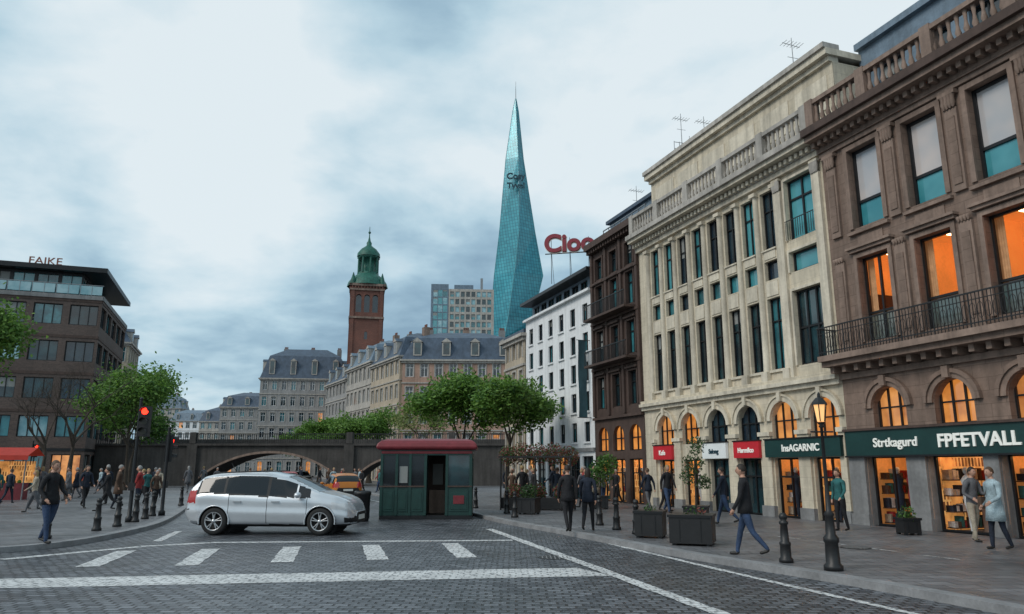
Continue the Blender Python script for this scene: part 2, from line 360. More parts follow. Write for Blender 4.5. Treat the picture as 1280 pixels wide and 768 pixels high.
def balustrade(B,x0,x1,y,z,h,mat,ped=2.4):
    P=B.P('balustrade'); P.box(x0,x1,y-.14,y+.14,z,z+.16,mat); P.box(x0,x1,y-.15,y+.15,z+h-.15,z+h,mat)
    n=max(1,round((x1-x0)/ped)); w=(x1-x0)/n
    for i in range(n+1):
        xc=min(max(x0+.18,x0+i*w),x1-.18); P.box(xc-.175,xc+.175,y-.17,y+.17,z+.001,z+h+.05,mat)
    k=int((x1-x0)/.26)
    zz=[z+.16,z+.24,z+.36,z+.5,z+.62,z+h-.15]; rr=[.07,.05,.095,.06,.045,.075]
    for i in range(k):
        xc=x0+(i+.5)*(x1-x0)/k
        P.lathe(xc,y,list(zip(rr,zz)),mat,6)
def dentils(B,x0,x1,y0,y1,z0,z1,mat,pitch=.3,w=.15):
    P=B.P('dentils'); x=x0+.05
    while x+w<x1: P.box(x,x+w,y0,y1,z0,z1,mat); x+=pitch
def text_mesh(txt,size,ext,mat,name,parent,loc,rz,offset=.01,sx=1):
    cu=bpy.data.curves.new(name,'FONT'); cu.body=txt; cu.size=size; cu.extrude=ext; cu.offset=offset; cu.align_x='CENTER'
    o=bpy.data.objects.new(name+'_tmp',cu); COL.objects.link(o); bpy.context.view_layer.update()
    me=bpy.data.meshes.new_from_object(o.evaluated_get(bpy.context.evaluated_depsgraph_get())); bpy.data.objects.remove(o)
    me.materials.clear(); me.materials.append(M[mat])
    ob=bpy.data.objects.new(name,me); COL.objects.link(ob); ob.rotation_euler=(math.pi/2,0,rz); ob.location=loc; ob.scale=(sx,1,1)
    if parent: ob.parent=parent
    return ob
# ------------------------------------------------------------------ camera, sky, sun
H=1.85
cam=bpy.data.cameras.new('camera'); co=bpy.data.objects.new('camera',cam); COL.objects.link(co)
co.location=(0,0,H); co.rotation_euler=(math.pi/2+math.atan(201/930),0,0); cam.sensor_width=36; cam.lens=36*930/1280; cam.clip_end=5000; cam.clip_start=.1
bpy.context.scene.camera=co
bpy.context.scene.view_settings.view_transform='Standard'; bpy.context.scene.view_settings.look='None'
SE=D2R(40); AZ=55
w=bpy.data.worlds.new('World'); bpy.context.scene.world=w; w.use_nodes=True; n=w.node_tree
bg=n.nodes['Background']; sky=N(n,'ShaderNodeTexSky',sky_type='NISHITA'); sky.sun_disc=False; sky.sun_elevation=SE; sky.sun_rotation=D2R(180+AZ)
tc=N(n,'ShaderNodeTexCoord'); sp=N(n,'ShaderNodeSeparateXYZ'); n.links.new(tc.outputs['Generated'],sp.inputs[0])
zz=math_(n,'ADD',math_(n,'MAXIMUM',sp.outputs[2],0.0),.26)
cb=N(n,'ShaderNodeCombineXYZ'); n.links.new(math_(n,'DIVIDE',sp.outputs[0],zz),cb.inputs[0]); n.links.new(math_(n,'DIVIDE',sp.outputs[1],zz),cb.inputs[1])
cb.inputs[2].default_value=3.7
n1=N(n,'ShaderNodeTexNoise'); n1.inputs['Scale'].default_value=1.15; n1.inputs['Detail'].default_value=9; n1.inputs['Roughness'].default_value=.47; n1.inputs['Distortion'].default_value=.35
n.links.new(cb.outputs[0],n1.inputs['Vector'])
n2=N(n,'ShaderNodeTexNoise'); n2.inputs['Scale'].default_value=3.6; n2.inputs['Detail'].default_value=9; n2.inputs['Roughness'].default_value=.52; n2.inputs['Distortion'].default_value=.2
n.links.new(cb.outputs[0],n2.inputs['Vector'])
f=math_(n,'ADD',math_(n,'MULTIPLY',n1.outputs['Fac'],.64),math_(n,'MULTIPLY',n2.outputs['Fac'],.36))
rp=N(n,'ShaderNodeValToRGB'); n.links.new(f,rp.inputs[0]); e=rp.color_ramp.elements
e[0].position=.36; e[0].color=(.25,.39,.51,1); e[1].position=.59; e[1].color=(.80,.89,.93,1)
x=e.new(.425); x.color=(.36,.53,.65,1); x=e.new(.475); x.color=(.50,.68,.78,1); x=e.new(.53); x.color=(.66,.80,.87,1)
cl=mixc(n,1.0,rp.outputs[0],(10,10,10),'MULTIPLY')
n.links.new(mixc(n,.92,sky.outputs[0],cl),bg.inputs['Color']); bg.inputs['Strength'].default_value=.1
sl=bpy.data.lights.new('sun','SUN'); sl.energy=1.6; sl.angle=D2R(25); sl.color=(1,.94,.86); so=bpy.data.objects.new('sun',sl); COL.objects.link(so)
so.rotation_euler=(math.pi/2-SE,0,D2R(-AZ))
# ------------------------------------------------------------------ ground
def chaikin(p,k=2):
    for _ in range(k):
        q=[p[0]]
        for a,b in zip(p,p[1:]): q+=[(a[0]*.75+b[0]*.25,a[1]*.75+b[1]*.25),(a[0]*.25+b[0]*.75,a[1]*.25+b[1]*.75)]
        q.append(p[-1]); p=q
    return p
g=MB(); g.poly([(-2500,-300,0),(2500,-300,0),(2500,4000,0),(-2500,4000,0)],'asphalt'); g.obj('ground')
g=MB(); g.poly([(-60,-8,.004),(40,-8,.004),(40,140,.004),(-70,140,.004)],'cobbles'); g.obj('cobbled_road')
def strip(mb,pts,w,z,mat,side=0):
    L=[];Rr=[]
    for i,p in enumerate(pts):
        a=pts[max(i-1,0)];b=pts[min(i+1,len(pts)-1)]; dx,dy=b[0]-a[0],b[1]-a[1]; l=math.hypot(dx,dy); nx,ny=-dy/l,dx/l
        o0,o1=(-w/2,w/2) if side==0 else ((0,w) if side>0 else (-w,0))
        L.append((p[0]+nx*o1,p[1]+ny*o1,z)); Rr.append((p[0]+nx*o0,p[1]+ny*o0,z))
    mb.grid([Rr,L],mat,False); return L,Rr
def pavement(name,pts,close,side):
    p=chaikin(pts); mb=MB(); mb.poly([(x,y,.12) for x,y in p+close],'paving')
    o=mb.obj(name)
    kb=MB(); L,Rr=strip(kb,p,.28,.126,'kerb_stone',side)
    kb.grid([[(x,y,0) for x,y in p],[(x,y,.126) for x,y in p]],'kerb_stone',False); kb.obj('kerb')
pavement('pavement',[(7.4,-8),(7.3,0),(6.9,8),(6.27,10.35),(5.8,11.65),(4.98,13.55),(3.62,16.06),(1.37,22.1),(-.3,26),(-1.2,29),(-2.6,34),(-18,75),(-34,120)],[(50,120),(50,-8)],-1)
pavement('pavement',[(-40,11),(-25,13.9),(-14,16),(-11.2,17.1),(-10.5,19),(-10.9,23),(-11.6,26),(-14,33),(-29,75),(-45,120)],[(-90,120),(-90,11)],1)
g=MB()
def ragged(poly_a,poly_b,z,step=.25,j=.018):
    rr=random.Random(len(poly_a)*7+int(z*1e4)); 
    def res(P,n): 
        return [(P[0][0]+(P[1][0]-P[0][0])*i/n,P[0][1]+(P[1][1]-P[0][1])*i/n) for i in range(n+1)]
    n_=max(2,int(math.dist(*poly_a)/step)); A_=res(poly_a,n_);B_=res(poly_b,n_)
    g.grid([[(x+rr.uniform(-j,j),y+rr.uniform(-j,j),z) for x,y in A_],[(x+rr.uniform(-j,j),y+rr.uniform(-j,j),z) for x,y in B_]],'road_paint',False)
def ln(a,b,w,z=.008):
    dx,dy=b[0]-a[0],b[1]-a[1]; l=math.hypot(dx,dy); nx,ny=-dy/l*w/2,dx/l*w/2
    ragged([(a[0]-nx,a[1]-ny),(b[0]-nx,b[1]-ny)],[(a[0]+nx,a[1]+ny),(b[0]+nx,b[1]+ny)],z)
ragged([(-9.5,12.1),(1.75,13.7)],[(-9.5,13.2),(1.2,14.75)],.008)
ln((-10.5,16.06),(-8.9,18.6),.28,.0082); ln((-8.9,18.65),(-7.6,19.55),.28,.0084); ln((-7.6,19.6),(0,20.2),.3,.0086)
for a,b in (((-8.1,14.9),(-8.75,17.7)),((-6.3,15.1),(-7.0,18.1)),((-4.6,15.6),(-5.25,18.6)),((-2.75,16.0),(-3.45,19.0)),((-.95,16.4),(-1.55,19.4))): ln(a,b,.42,.0105)
ln((-9.1,19.9),(-9.9,23),.22,.0092); ln((2.9,9.4),(-.7,23.8),.24,.0135)
for a,b in (((5.9,8),(5.17,10.24)),((5.17,10.26),(3.9,14.3)),((3.9,14.32),(2.4,19.4))): ln(a,b,.14,.009)
ln((-5,36),(-18,72),.15); ln((-10,36),(-23,72),.15)
g.obj('road_markings')
g=MB(); 
for i in range(5): strip(g,[(8.6-.35*i*1.4,15+1.4*i),(8.5-.35*i*1.4-.2,15.7+1.4*i)],.07,.128,'road_paint')
g.obj('pavement_markings')
def disc(name,x,y,r,z,mat):
    mb=MB(); mb.poly([(r*math.cos(k*math.pi/12),r*math.sin(k*math.pi/12),0) for k in range(24)],mat)
    for q in range(-3,4):
        hh=math.sqrt(max(.01,(r*.85)**2-(q*r*.24)**2)); mb.box(q*r*.24-.012,q*r*.24+.012,-hh,hh,.001,.006,'grey_stone')
    mb.obj(name,None,(x,y,z))
disc('manhole_cover',.9,16.4,.36,.012,'dark_metal'); disc('manhole_cover',7.6,17.2,.33,.13,'dark_metal')
# ------------------------------------------------------------------ right row
A=-math.atan2(.9417,.3364)
def O(s,dn=0): return (10.85-.3364*s-.9417*dn, 24.4+.9417*s-.3364*dn)
B=Bld('cream_stone_building',(*O(13),.0),A); W=13.0
ops=[]
sa=[.96+2.02*i for i in range(6)]
up=['glass_amber','glass_lit','glass_navy','glass_navy','glass_amber','glass_lit']
for i,s in enumerate(sa):
    xc=W-s; r=.66
    ops.append(dict(x0=xc-r,x1=xc+r,z0=2.86,z1=4.2,arch=True,glass=up[i],mull=(3,2),frame='dark_metal',fw=.05))
    if i in (2,3): ops.append(dict(x0=xc-r,x1=xc+r,z0=.12,z1=2.2,glass='glass_dark',split=('glass_dark',.3),mull=(2,-1),frame='dark_metal'))
    else: ops.append(dict(x0=xc-r,x1=xc+r,z0=.12,z1=2.2,glass=None,room=1.8,mull=(2,-1),frame='dark_metal',back='shop_shelves' if i%3 else 'shop_wall',manq=1+i%2))
cols=[3.04+1.2*i for i in range(8)]
for i,s in enumerate(cols):
    xc=W-s
    for (a,b,mm) in ((10.0,12.3,(2,-1)),(8.8,9.55,(1,1)),(5.4,8.1,(2,-1))):
        ops.append(dict(x0=xc-.37,x1=xc+.37,z0=a,z1=b,glass=R.choice(['glass_teal','glass_cyan','glass_teal','glass_navy'] if a>5.5 else ['glass_dark','glass_teal','glass_dark']),mull=mm,fw=.05))
xc=W-1.25
for (a,b,mm) in ((10.0,12.3,(2,-1)),(8.8,9.55,(1,1)),(5.4,8.1,(3,2))):
    ops.append(dict(x0=xc-.72,x1=xc+.72,z0=a,z1=b,glass='glass_cyan' if a>5.5 else 'glass_dark',mull=mm,surround='cream_trim',fw=.07))
facade(B,0,W,0,13.0,ops,'cream')
for s in cols:
    xc=W-s
    for z0,z1 in ((9.62,9.93),(8.18,8.72)):
        B.box('panels',xc-.33,xc+.33,-.03,.01,z0,z1,'cream_trim')
    B.box('trim',xc-.42,xc+.42,-.08,.01,9.935,9.995,'cream_trim'); B.box('trim',xc-.42,xc+.42,-.08,.01,5.3,5.395,'cream_trim')
px=[W-(c-.6) for c in cols]+[W-(cols[-1]+.6)]
for x_ in px:
    P=B.P('pilasters')
    P.box(x_-.17,x_+.17,-.2,.01,5.0,5.35,'cream_trim')
    P.lathe(x_,-.02,[(.15,5.35),(.14,6),(.125,12.2),(.15,12.25)],'cream_trim',12)
    P.box(x_-.18,x_+.18,-.22,.01,12.25,12.4,'cream_trim')
for x_ in (W-.25,W-2.28+.0):
    P=B.P('pilasters'); P.box(x_-.17,x_+.17,-.14,.01,5.0,12.0,'cream_trim'); 
    for q in range(5): P.lathe(x_-.14+.07*q,-.16,[(.03,12.0),(.07,12.2),(.05,12.4)],'pale_stone',6)
    P.box(x_-.2,x_+.2,-.2,.01,12.4,12.48,'cream_trim')
P=B.P('balcony_rail')
for k in range(14): P.box(W-1.97+.11*k,W-1.955+.11*k,-.12,-.105,10.0,10.7,'black_iron')
P.box(W-1.98,W-.5,-.125,-.1,10.7,10.73,'black_iron')
B.box('cornice',0,W,-.16,.01,4.55,4.72,'cream_trim'); B.box('cornice',0,W,-.3,.01,4.72,4.86,'cream_trim'); B.box('cornice',0,W,-.2,.01,4.86,5.0,'cream')
B.box('cornice',0,W,-.18,.01,12.55,12.75,'cream_trim'); dentils(B,0,W,-.38,-.17,12.76,12.93,'cream_trim',.28,.14)
B.box('cornice',0,W,-.24,.0,12.752,12.98,'pale_stone'); B.box('cornice',-.0,W,-.62,.5,12.98,13.14,'cream_trim'); B.box('cornice',0,W,-.75,.5,13.14,13.36,'pale_stone')
balustrade(B,0,W,-.35,13.36,1.05,'pale_stone')
for i,s in enumerate(sa):
    x_=W-s; archring(B,'arches',x_,3.54,.67,.86,-.09,'cream_trim'); archring(B,'arches',x_,3.54,.861,.93,-.14,'cream')
    B.box('arches',x_-.09,x_+.09,-.2,.01,4.22,4.54,'cream_trim')
for i in range(7):
    x_=W-(sa[0]-1.01+2.02*i); x_=min(max(x_,.17),W-.17)
    w_=.34 if 0<i<6 else .16
    B.box('pilasters',x_-w_*.85,x_+w_*.85,-.1,.01,.12,3.0,'cream'); B.box('pilasters',x_-w_,x_+w_,-.17,.01,3.0,3.15,'cream_trim'); B.box('pilasters',x_-w_,x_+w_,-.16,.01,.121,.5,'grey_stone')
B.frame(0,.9,0)
facade(B,0,W,13.3,16.4,[],'cream'); B.frame()
for i in range(6): B.box('panels',.5+i*2.1,2.2+i*2.1,.86,.91,14.7,16.0,'cream_trim')
B.box('cornice',0,W,.82,.91,14.3,14.42,'cream_trim'); B.box('cornice',0,W,.75,1.2,16.4,16.6,'cream_trim'); B.box('cornice',-.1,W+.1,.55,12,16.6,16.85,'cream_trim'); B.box('cornice',-.1,W+.1,.45,1.2,16.85,17.05,'pale_stone')
B.box('shell',.01,W-.01,2.6,12,0,16.6,'cream'); B.box('shell',.0,.05,.0,12,.0,13.0,'cream'); B.box('shell',0,.05,.92,12,13.3,16.4,'cream');B.box('shell',W-.05,W,.92,12,13.3,16.4,'cream')
B.box('roof',0,W,.0,2.5,12.9,13.3,'slate')
B.finish()
# brown building
B=Bld('brown_stone_building',(*O(0),0),A); W=15.0; ops=[]
wc=[1.78+2.22*i for i in range(6)]
for i,x_ in enumerate(wc):
    ops.append(dict(x0=x_-.62,x1=x_+.62,z0=9.5,z1=12.2,glass='glass_pale',split=('glass_cyan',.36),mull=(1,-2),surround='brown_trim',sw=.16,fw=.09))
    ops.append(dict(x0=x_-.62,x1=x_+.62,z0=5.75,z1=8.5,glass=None,office=1.6,mull=(2 if i==0 else 1,-2),surround='brown_trim',sw=.14,fw=.07))
    ops.append(dict(x0=x_-.62,x1=x_+.62,z0=3.05,z1=4.28,arch=True,glass='glass_amber' if i%2 else 'glass_lit',mull=(3,2),fw=.05))
for i,(a,b) in enumerate(((.73,2.23),(2.97,4.68),(5.2,6.9),(7.5,9.2),(9.8,11.5),(12,13.8))):
    ops.append(dict(x0=a,x1=b,z0=.12,z1=2.2,glass=None,room=2.4,mull=(2 if i!=1 else 1,1),reveal='grey_stone',back='shop_wall' if i==1 else 'shop_shelves',manq=2-i%2,frame='dark_metal'))
facade(B,0,W,0,13.0,ops,'brown_stone',.28)
for i,x_ in enumerate(wc):
    archring(B,'arches',x_,3.66,.63,.78,-.08,'brown_trim'); archring(B,'arches',x_,3.66,.781,.9,-.14,'brown_stone'); B.box('arches',x_-.1,x_+.1,-.22,.01,4.3,4.62,'brown_trim')
    B.box('trim',x_-.85,x_+.85,-.16,.01,8.68,8.78,'brown_trim'); B.box('trim',x_-.9,x_+.9,-.24,.01,8.78,8.86,'brown_trim')
    B.box('trim',x_-.82,x_+.82,-.14,.01,9.28,9.38,'brown_trim')
    B.box('panels',x_-.5,x_+.5,-.04,.01,8.93,9.2,'brown_trim')
for i in range(8):
    x_=.67+2.22*i
    if x_>W-.3: break
    if i==0: x_=.45
    P=B.P('pilasters'); P.box(x_-.2,x_+.2,-.1,.01,5.6,8.5,'brown_trim'); P.box(x_-.2,x_+.2,-.1,.01,9.4,11.85,'brown_trim'); P.box(x_-.26,x_+.26,-.14,.01,5.45,5.6,'brown_trim')
    P.box(x_-.13,x_+.13,-.13,-.09,9.6,11.6,'brown_stone'); P.box(x_-.13,x_+.13,-.13,-.09,5.9,8.2,'brown_stone')
    for q in range(4):
        P.lathe(x_-.15+.1*q,-.13,[(.03,11.85),(.08,12.0),(.06,12.15),(.09,12.25)],'brown_trim',6); P.lathe(x_-.15+.1*q,-.13,[(.02,8.5),(.07,8.62),(.05,8.66)],'brown_trim',6)
    P.box(x_-.27,x_+.27,-.2,.01,12.25,12.36,'brown_trim')
B.box('cornice',0,W,-.12,.01,12.4,12.55,'brown_trim'); B.box('cornice',0,W,-.2,.01,12.55,12.9,'brown_stone'); dentils(B,0,W,-.46,-.199,12.72,12.9,'brown_trim',.3,.15)
B.box('cornice',0,W,-.7,.5,12.9,13.08,'brown_trim'); B.box('cornice',0,W,-.85,.5,13.08,13.34,'brown_dark')
balustrade(B,0,W,-.4,13.34,1.07,'brown_trim')
B.box('balcony',-.1,W,-.85,.0,5.22,5.4,'brown_trim'); B.box('balcony',-.1,W,-.7,-.0,5.05,5.22,'brown_stone'); dentils(B,0,W,-.5,-.0,4.85,5.05,'brown_trim',.5,.16); B.box('cornice',0,W,-.12,.01,4.66,4.84,'brown_trim')
P=B.P('balcony_railing')
P.box(-.08,W,-.82,-.78,6.3,6.34,'black_iron'); P.box(-.08,W,-.815,-.785,5.5,5.53,'black_iron'); P.box(-.08,W,-.815,-.785,6.12,6.14,'black_iron')
x_=-.06; k=0
while x_<W:
    P.box(x_,x_+(.035 if k%10==0 else .014),-.81,-.79,5.4,6.32,'black_iron')
    if k%2==0:
        for q in range(8):
            a0=q*math.pi/4; a1=a0+math.pi/4; c_=(x_+.11,5.83)
            P.tube((c_[0]+.085*math.cos(a0),-.8,c_[1]+.22*math.sin(a0)),(c_[0]+.085*math.cos(a1),-.8,c_[1]+.22*math.sin(a1)),.009,.009,'black_iron',3)
    x_+=.11;k+=1
P.box(-.08,-.05,-.8,0,6.3,6.34,'black_iron')
for q in range(7): P.box(-.075,-.06,-.75+.11*q,-.735+.11*q,5.4,6.3,'black_iron')
for a,b in ((0,.73),(2.23,2.97),(4.68,5.2),(6.9,7.5),(9.2,9.8),(11.5,12)):
    B.box('pilasters',a+.04,b-.04,-.09,.01,.12,2.18,'grey_stone'); B.box('pilasters',a+.01,b-.01,-.14,.01,.121,.45,'grey_stone')
B.frame(0,2.2,0); facade(B,0,W,13.3,17.0,[dict(x0=.8+i*1.8,x1=1.9+i*1.8,z0=14.3,z1=16.0,glass='glass_dark',mull=(2,2)) for i in range(7)],'slate_light'); B.frame()
B.box('cornice',0,W,2.0,12,17.0,17.25,'slate_light'); B.box('roof',0,W,0,2.5,12.9,13.3,'slate'); B.box('shell',.02,W,3.2,12,0,17,'brown_stone'); B.box('shell',.0,.05,2.25,12,13.3,17,'slate_light')
B.finish()
E=empty('shop_fascia_sign',(*O(0),0),A); mb=MB(); mb.box(.1,14.5,-.2,-.1,2.22,2.98,'sign_green'); mb.box(.05,14.55,-.26,-.08,2.98,3.05,'brown_dark'); mb.box(.05,14.55,-.23,-.08,2.17,2.22,'dark_metal'); mb.obj('board',E)
text_mesh('Strtkagurd',.38,.02,'letter_white','lettering_small',E,(2.05,-.22,2.47),0,.004)
text_mesh('FPFETVALL',.5,.02,'letter_white','lettering_large',E,(4.72,-.22,2.42),0,.012)
text_mesh('Strtkagurd',.36,.02,'letter_white','lettering_repeat',E,(8.6,-.22,2.47),0,.004)
def fascia(name,s0,s1,mat,txt,lm='letter_white',size=.3,z0=2.22,z1=2.84):
    E=empty(name,(*O(s1),0),A); mb=MB(); L=s1-s0; mb.box(0,L,-.24,-.12,z0,z1,mat); mb.box(-.03,L+.03,-.27,-.1,z1,z1+.05,'dark_metal'); mb.obj('board',E)
    text_mesh(txt,size,.015,lm,'lettering',E,(L/2,-.25,z0+.2),0,.006)
fascia('shop_fascia_sign',.1,3.85,'sign_green','InsAGARNIC',size=.34)
fascia('shop_fascia_sign',4.2,5.75,'sign_red','Harmilco',size=.26)
fascia('shop_fascia_sign',6.25,7.9,'sign_white','Salong','letter_dark',.26)
fascia('shop_fascia_sign',10.3,11.9,'sign_red','Kafe',size=.3)
# dark ornate narrow building
B=Bld('dark_ornate_building',(*O(18.5),0),A); W=5.45; ops=[]
for i in range(3):
    x_=.95+1.77*i
    ops.append(dict(x0=x_-.6,x1=x_+.6,z0=2.7,z1=4.0,arch=True,glass='glass_amber',mull=(2,2)))
    ops.append(dict(x0=x_-.65,x1=x_+.65,z0=.12,z1=2.3,glass=None,room=1.5,mull=(2,-1),back='shop_shelves'))
    for z in (5.0,7.6,10.2,12.3):
        ops.append(dict(x0=x_-.42,x1=x_+.42,z0=z,z1=z+(1.7 if z<12 else 1.2),glass=R.choice(['glass_dark','glass_teal','glass_dark']),mull=(2,-1),surround='brown_dark',hood=z<12,sw=.1,frame='dark_metal'))
facade(B,0,W,0,14.1,ops,'brown_dark',.2)
for z in (4.4,7.1,9.7,12.0): B.box('cornice',0,W,-.16,.01,z,z+.14,'brown_dark')
for i in range(4):
    x_=.12+1.73*i; B.box('pilasters',x_-.12 if i else 0,x_+.12,-.12,.01,4.6,13.9,'brown_dark')
for z in (7.1,9.7):
    B.box('balcony',.3,W-.3,-.75,0,z+.15,z+.27,'brown_dark'); x_=.32
    while x_<W-.32: B.box('balcony_railing',x_,x_+.03,-.73,-.71,z+.27,z+1.0,'black_iron'); x_+=.14
    B.box('balcony_railing',.3,W-.3,-.75,-.7,z+1.0,z+1.05,'black_iron')
dentils(B,0,W,-.35,0,13.9,14.1,'brown_dark',.3,.15); B.box('cornice',0,W,-.5,.3,14.1,14.45,'brown_dark')
B.box('shell',0.01,W,2.2,10,0,14.2,'brown_dark'); B.box('shell',0,.04,.01,10,0,14.2,'brown_dark'); B.box('shell',W-.04,W,.01,3,0,14.2,'brown_dark'); B.box('roof',0,W,.2,10,14.2,14.6,'slate'); B.finish()
# white building
B=Bld('white_plaster_building',(*O(29.3),0),A); W=10.75; ops=[]
for i in range(6):
    x_=1.0+1.75*i
    for j in range(5):
        z=3.3+1.72*j
        ops.append(dict(x0=x_-.36,x1=x_+.36,z0=z,z1=z+1.12,glass=R.choice(['glass_dark','glass_navy','glass_teal']),mull=(2,1),sill='white_plaster',fw=.045))
    ops.append(dict(x0=x_-.7,x1=x_+.7,z0=.12,z1=2.5,glass='glass_dark' if i%3 else 'glass_lit',mull=(2,-1)))
facade(B,0,W,0,11.9,ops,'white_plaster',.16)
B.box('cornice',0,W,-.12,.01,2.75,2.95,'grey_stone'); B.box('cornice',0,W,-.25,.2,11.9,12.05,'white_plaster')
B.frame(0,.5,0); facade(B,0,W,12.0,13.1,[dict(x0=.4+i*1.3,x1=1.35+i*1.3,z0=12.2,z1=12.95,glass='glass_dark',mull=(2,1)) for i in range(8)],'slate_light',.1); B.frame()
B.box('roof',-.3,W+.05,-.35,9,13.1,13.3,'dark_metal'); B.box('roof',.5,W-.5,1.2,8,13.3,14.1,'slate')
B.box('shell',.01,W,.9,9,0,13.1,'white_plaster'); B.box('shell',0,.04,.01,9,0,12,'white_plaster'); B.finish()
E=empty('hanging_banner',(*O(18.95,.0),0),A); mb=MB(); mb.grid([[(.05*math.sin(z*2+j),-.25-.17*j,z+.0) for j in range(4)] for z in (4.6,5.4,6.2,7,7.7,8.4,9.0)],'banner'); mb.tube((0,0,9.0),(0,-.85,9.0),.025,.02,'black_iron'); mb.tube((0,0,4.6),(0,-.85,4.6),.025,.02,'black_iron'); mb.obj('banner_cloth',E)
# roof sign
E=empty('rooftop_letter_sign',(3.65,45.5,14.0),D2R(-12)); text_mesh('Cioo',1.6,.10,'letter_red','letters_red',E,(.0,0,1.35),0,.05); text_mesh('Cioo',1.6,.04,'letter_white','letters_edge',E,(.0,.14,1.35),0,.085)
mb=MB()
for q in (-1.2,0,1.2): mb.tube((q,.25,-.7),(q,.25,2.3),.02,.02,'black_iron'); mb.tube((q,.25,1.6),(q,1.4,-.7),.014,.014,'black_iron')
mb.box(-1.6,1.6,.2,.28,1.25,1.3,'black_iron'); mb.obj('frame',E)
def mansard(B,W,D,z,h,inset,mat,ndf=4,nds=3,dz=.35,dw=1.1):
    P=B.P('roof'); i=inset
    b0=[(-.15,-.15,z),(W+.15,-.15,z),(W+.15,D+.15,z),(-.15,D+.15,z)]; k=.72
    b1=[(i*.6,i*.6,z+h*k),(W-i*.6,i*.6,z+h*k),(W-i*.6,D-i*.6,z+h*k),(i*.6,D-i*.6,z+h*k)]
    j=i*2.0
    b2=[(j,j,z+h),(W-j,j,z+h),(W-j,D-j,z+h),(j,D-j,z+h)]
    for q in range(4):
        P.poly([b0[q],b0[(q+1)%4],b1[(q+1)%4],b1[q]],mat); P.poly([b1[q],b1[(q+1)%4],b2[(q+1)%4],b2[q]],mat)
    P.poly(b2,mat)
    def dorm(n,L):
        for q in range(n):
            x_=L*(q+.5)/n; zz=z+h*.12; hh=h*.42; yb=i*.6
            Q=B.P('dormers'); Q.box(x_-dw/2,x_+dw/2,-.02,yb,zz,zz+hh,'pale_stone'); Q.poly([(x_-dw/2+.15,-.03,zz+.15),(x_+dw/2-.15,-.03,zz+.15),(x_+dw/2-.15,-.03,zz+hh-.15),(x_-dw/2+.15,-.03,zz+hh-.15)],'glass_dark')
            Q.poly([(x_-dw/2-.12,-.12,zz+hh),(x_+dw/2+.12,-.12,zz+hh),(x_,-.12,zz+hh+.5)],'pale_stone')
            Q.poly([(x_-dw/2-.12,-.12,zz+hh),(x_,-.12,zz+hh+.5),(x_,yb+.3,zz+hh+.5),(x_-dw/2-.12,yb+.3,zz+hh)],mat); Q.poly([(x_+dw/2+.12,-.12,zz+hh),(x_+dw/2+.12,yb+.3,zz+hh),(x_,yb+.3,zz+hh+.5),(x_,-.12,zz+hh+.5)],mat)
    dorm(ndf,W)
    B.frame(W,0,math.pi/2); dorm(nds,D); B.frame(0,D,-math.pi/2); dorm(nds,D); B.frame()
def gen(name,loc,ang,W,D,Hh,nf,nc,wall,roof='slate',rh=4,ns=None,trim='pale_stone',chim=3,ww=.5,lit=.04,dorm=True,flat=False,gf=1.15,frame='white_plaster',hood=True):
    B=Bld(name,loc,ang); ns=ns or max(2,round(nc*D/W)); fh=Hh/(nf-1+gf)
    def fac(L,nn):
        ops=[]; p=L/nn
        for i in range(nn):
            x_=p*(i+.5)
            for j in range(nf):
                z0=0 if j==0 else fh*(gf+j-1); h=fh*gf if j==0 else fh
                g='glass_lit' if R.random()<(lit*4 if j==0 else lit) else R.choice(['glass_dark','glass_teal','glass_navy','glass_dark'])
                ops.append(dict(x0=x_-p*ww/2,x1=x_+p*ww/2,z0=z0+h*(.26 if j else .08),z1=z0+h*.84,glass=g,mull=(2,-1) if p*ww>.7 else (1,-1),surround=trim if hood else None,sw=.12,hood=hood and j in (1,2),frame=frame,fw=.07,sill=trim if not hood else None,arch=(j==0 and hood)))
        facade(B,0,L,0,Hh,ops,wall,.25)
        for j in range(1,nf): 
            z=fh*(gf+j-1); B.box('cornice',0,L,-.12,.01,z-.08,z+.08,trim)
        B.box('cornice',-.1,L+.1,-.2,.01,Hh-.45,Hh-.2,trim); B.box('cornice',-.3,L+.3,-.4,.2,Hh-.2,Hh+.02,trim)
    fac(W,nc); B.frame(W,0,math.pi/2); fac(D,ns); B.frame(0,D,-math.pi/2); fac(D,ns); B.frame()
    B.box('shell',.3,W-.3,.4,D,.1,Hh-.1,wall)
    if flat: B.box('roof',-.1,W+.1,-.1,D+.1,Hh+.021,Hh+.35,roof)
    else: mansard(B,W,D,Hh+.03,rh,min(2.2,D*.2),roof,max(2,nc//2) if dorm else 0,max(1,ns//2) if dorm else 0)
    for q in range(chim):
        x_=W*(q+.6)/chim; zt=Hh+(rh if not flat else .3)+.7; B.box('chimneys',x_-.45,x_+.45,D*.45,D*.45+.8,Hh,zt,'brown_trim' if q%2 else 'grey_stone')
        for r_ in (-.25,0,.25): B.P('chimneys').lathe(x_+r_,D*.45+.4,[(.1,zt),(.12,zt+.4)],'red_brick',6)
    B.finish(); return B
gen('beige_corner_building',(*O(33.8),0),A,4.2,9,11.2,5,3,'beige_facade',flat=True,chim=1)
gen('pink_mansard_building',(-14.2,96,0),D2R(2),15.0,13,15.6,5,8,'pink_facade','slate',4.3,chim=3)
dr=math.atan2(33,-17.5)
a_=dr-math.pi
ux,uy=math.cos(dr),math.sin(dr)
for i,(wall,Hh,l0,l1) in enumerate((('beige_facade',16.2,0,12.2),('pale_stone',17.0,12.2,25),('grey_facade',15.8,25,38))):
    gen('mansard_townhouse',(-14.6+ux*l1,96.3+uy*l1,0),a_,l1-l0-.02,9,Hh,5,6,wall,'slate' if i!=1 else 'slate_light',3.8,ns=4,chim=2)
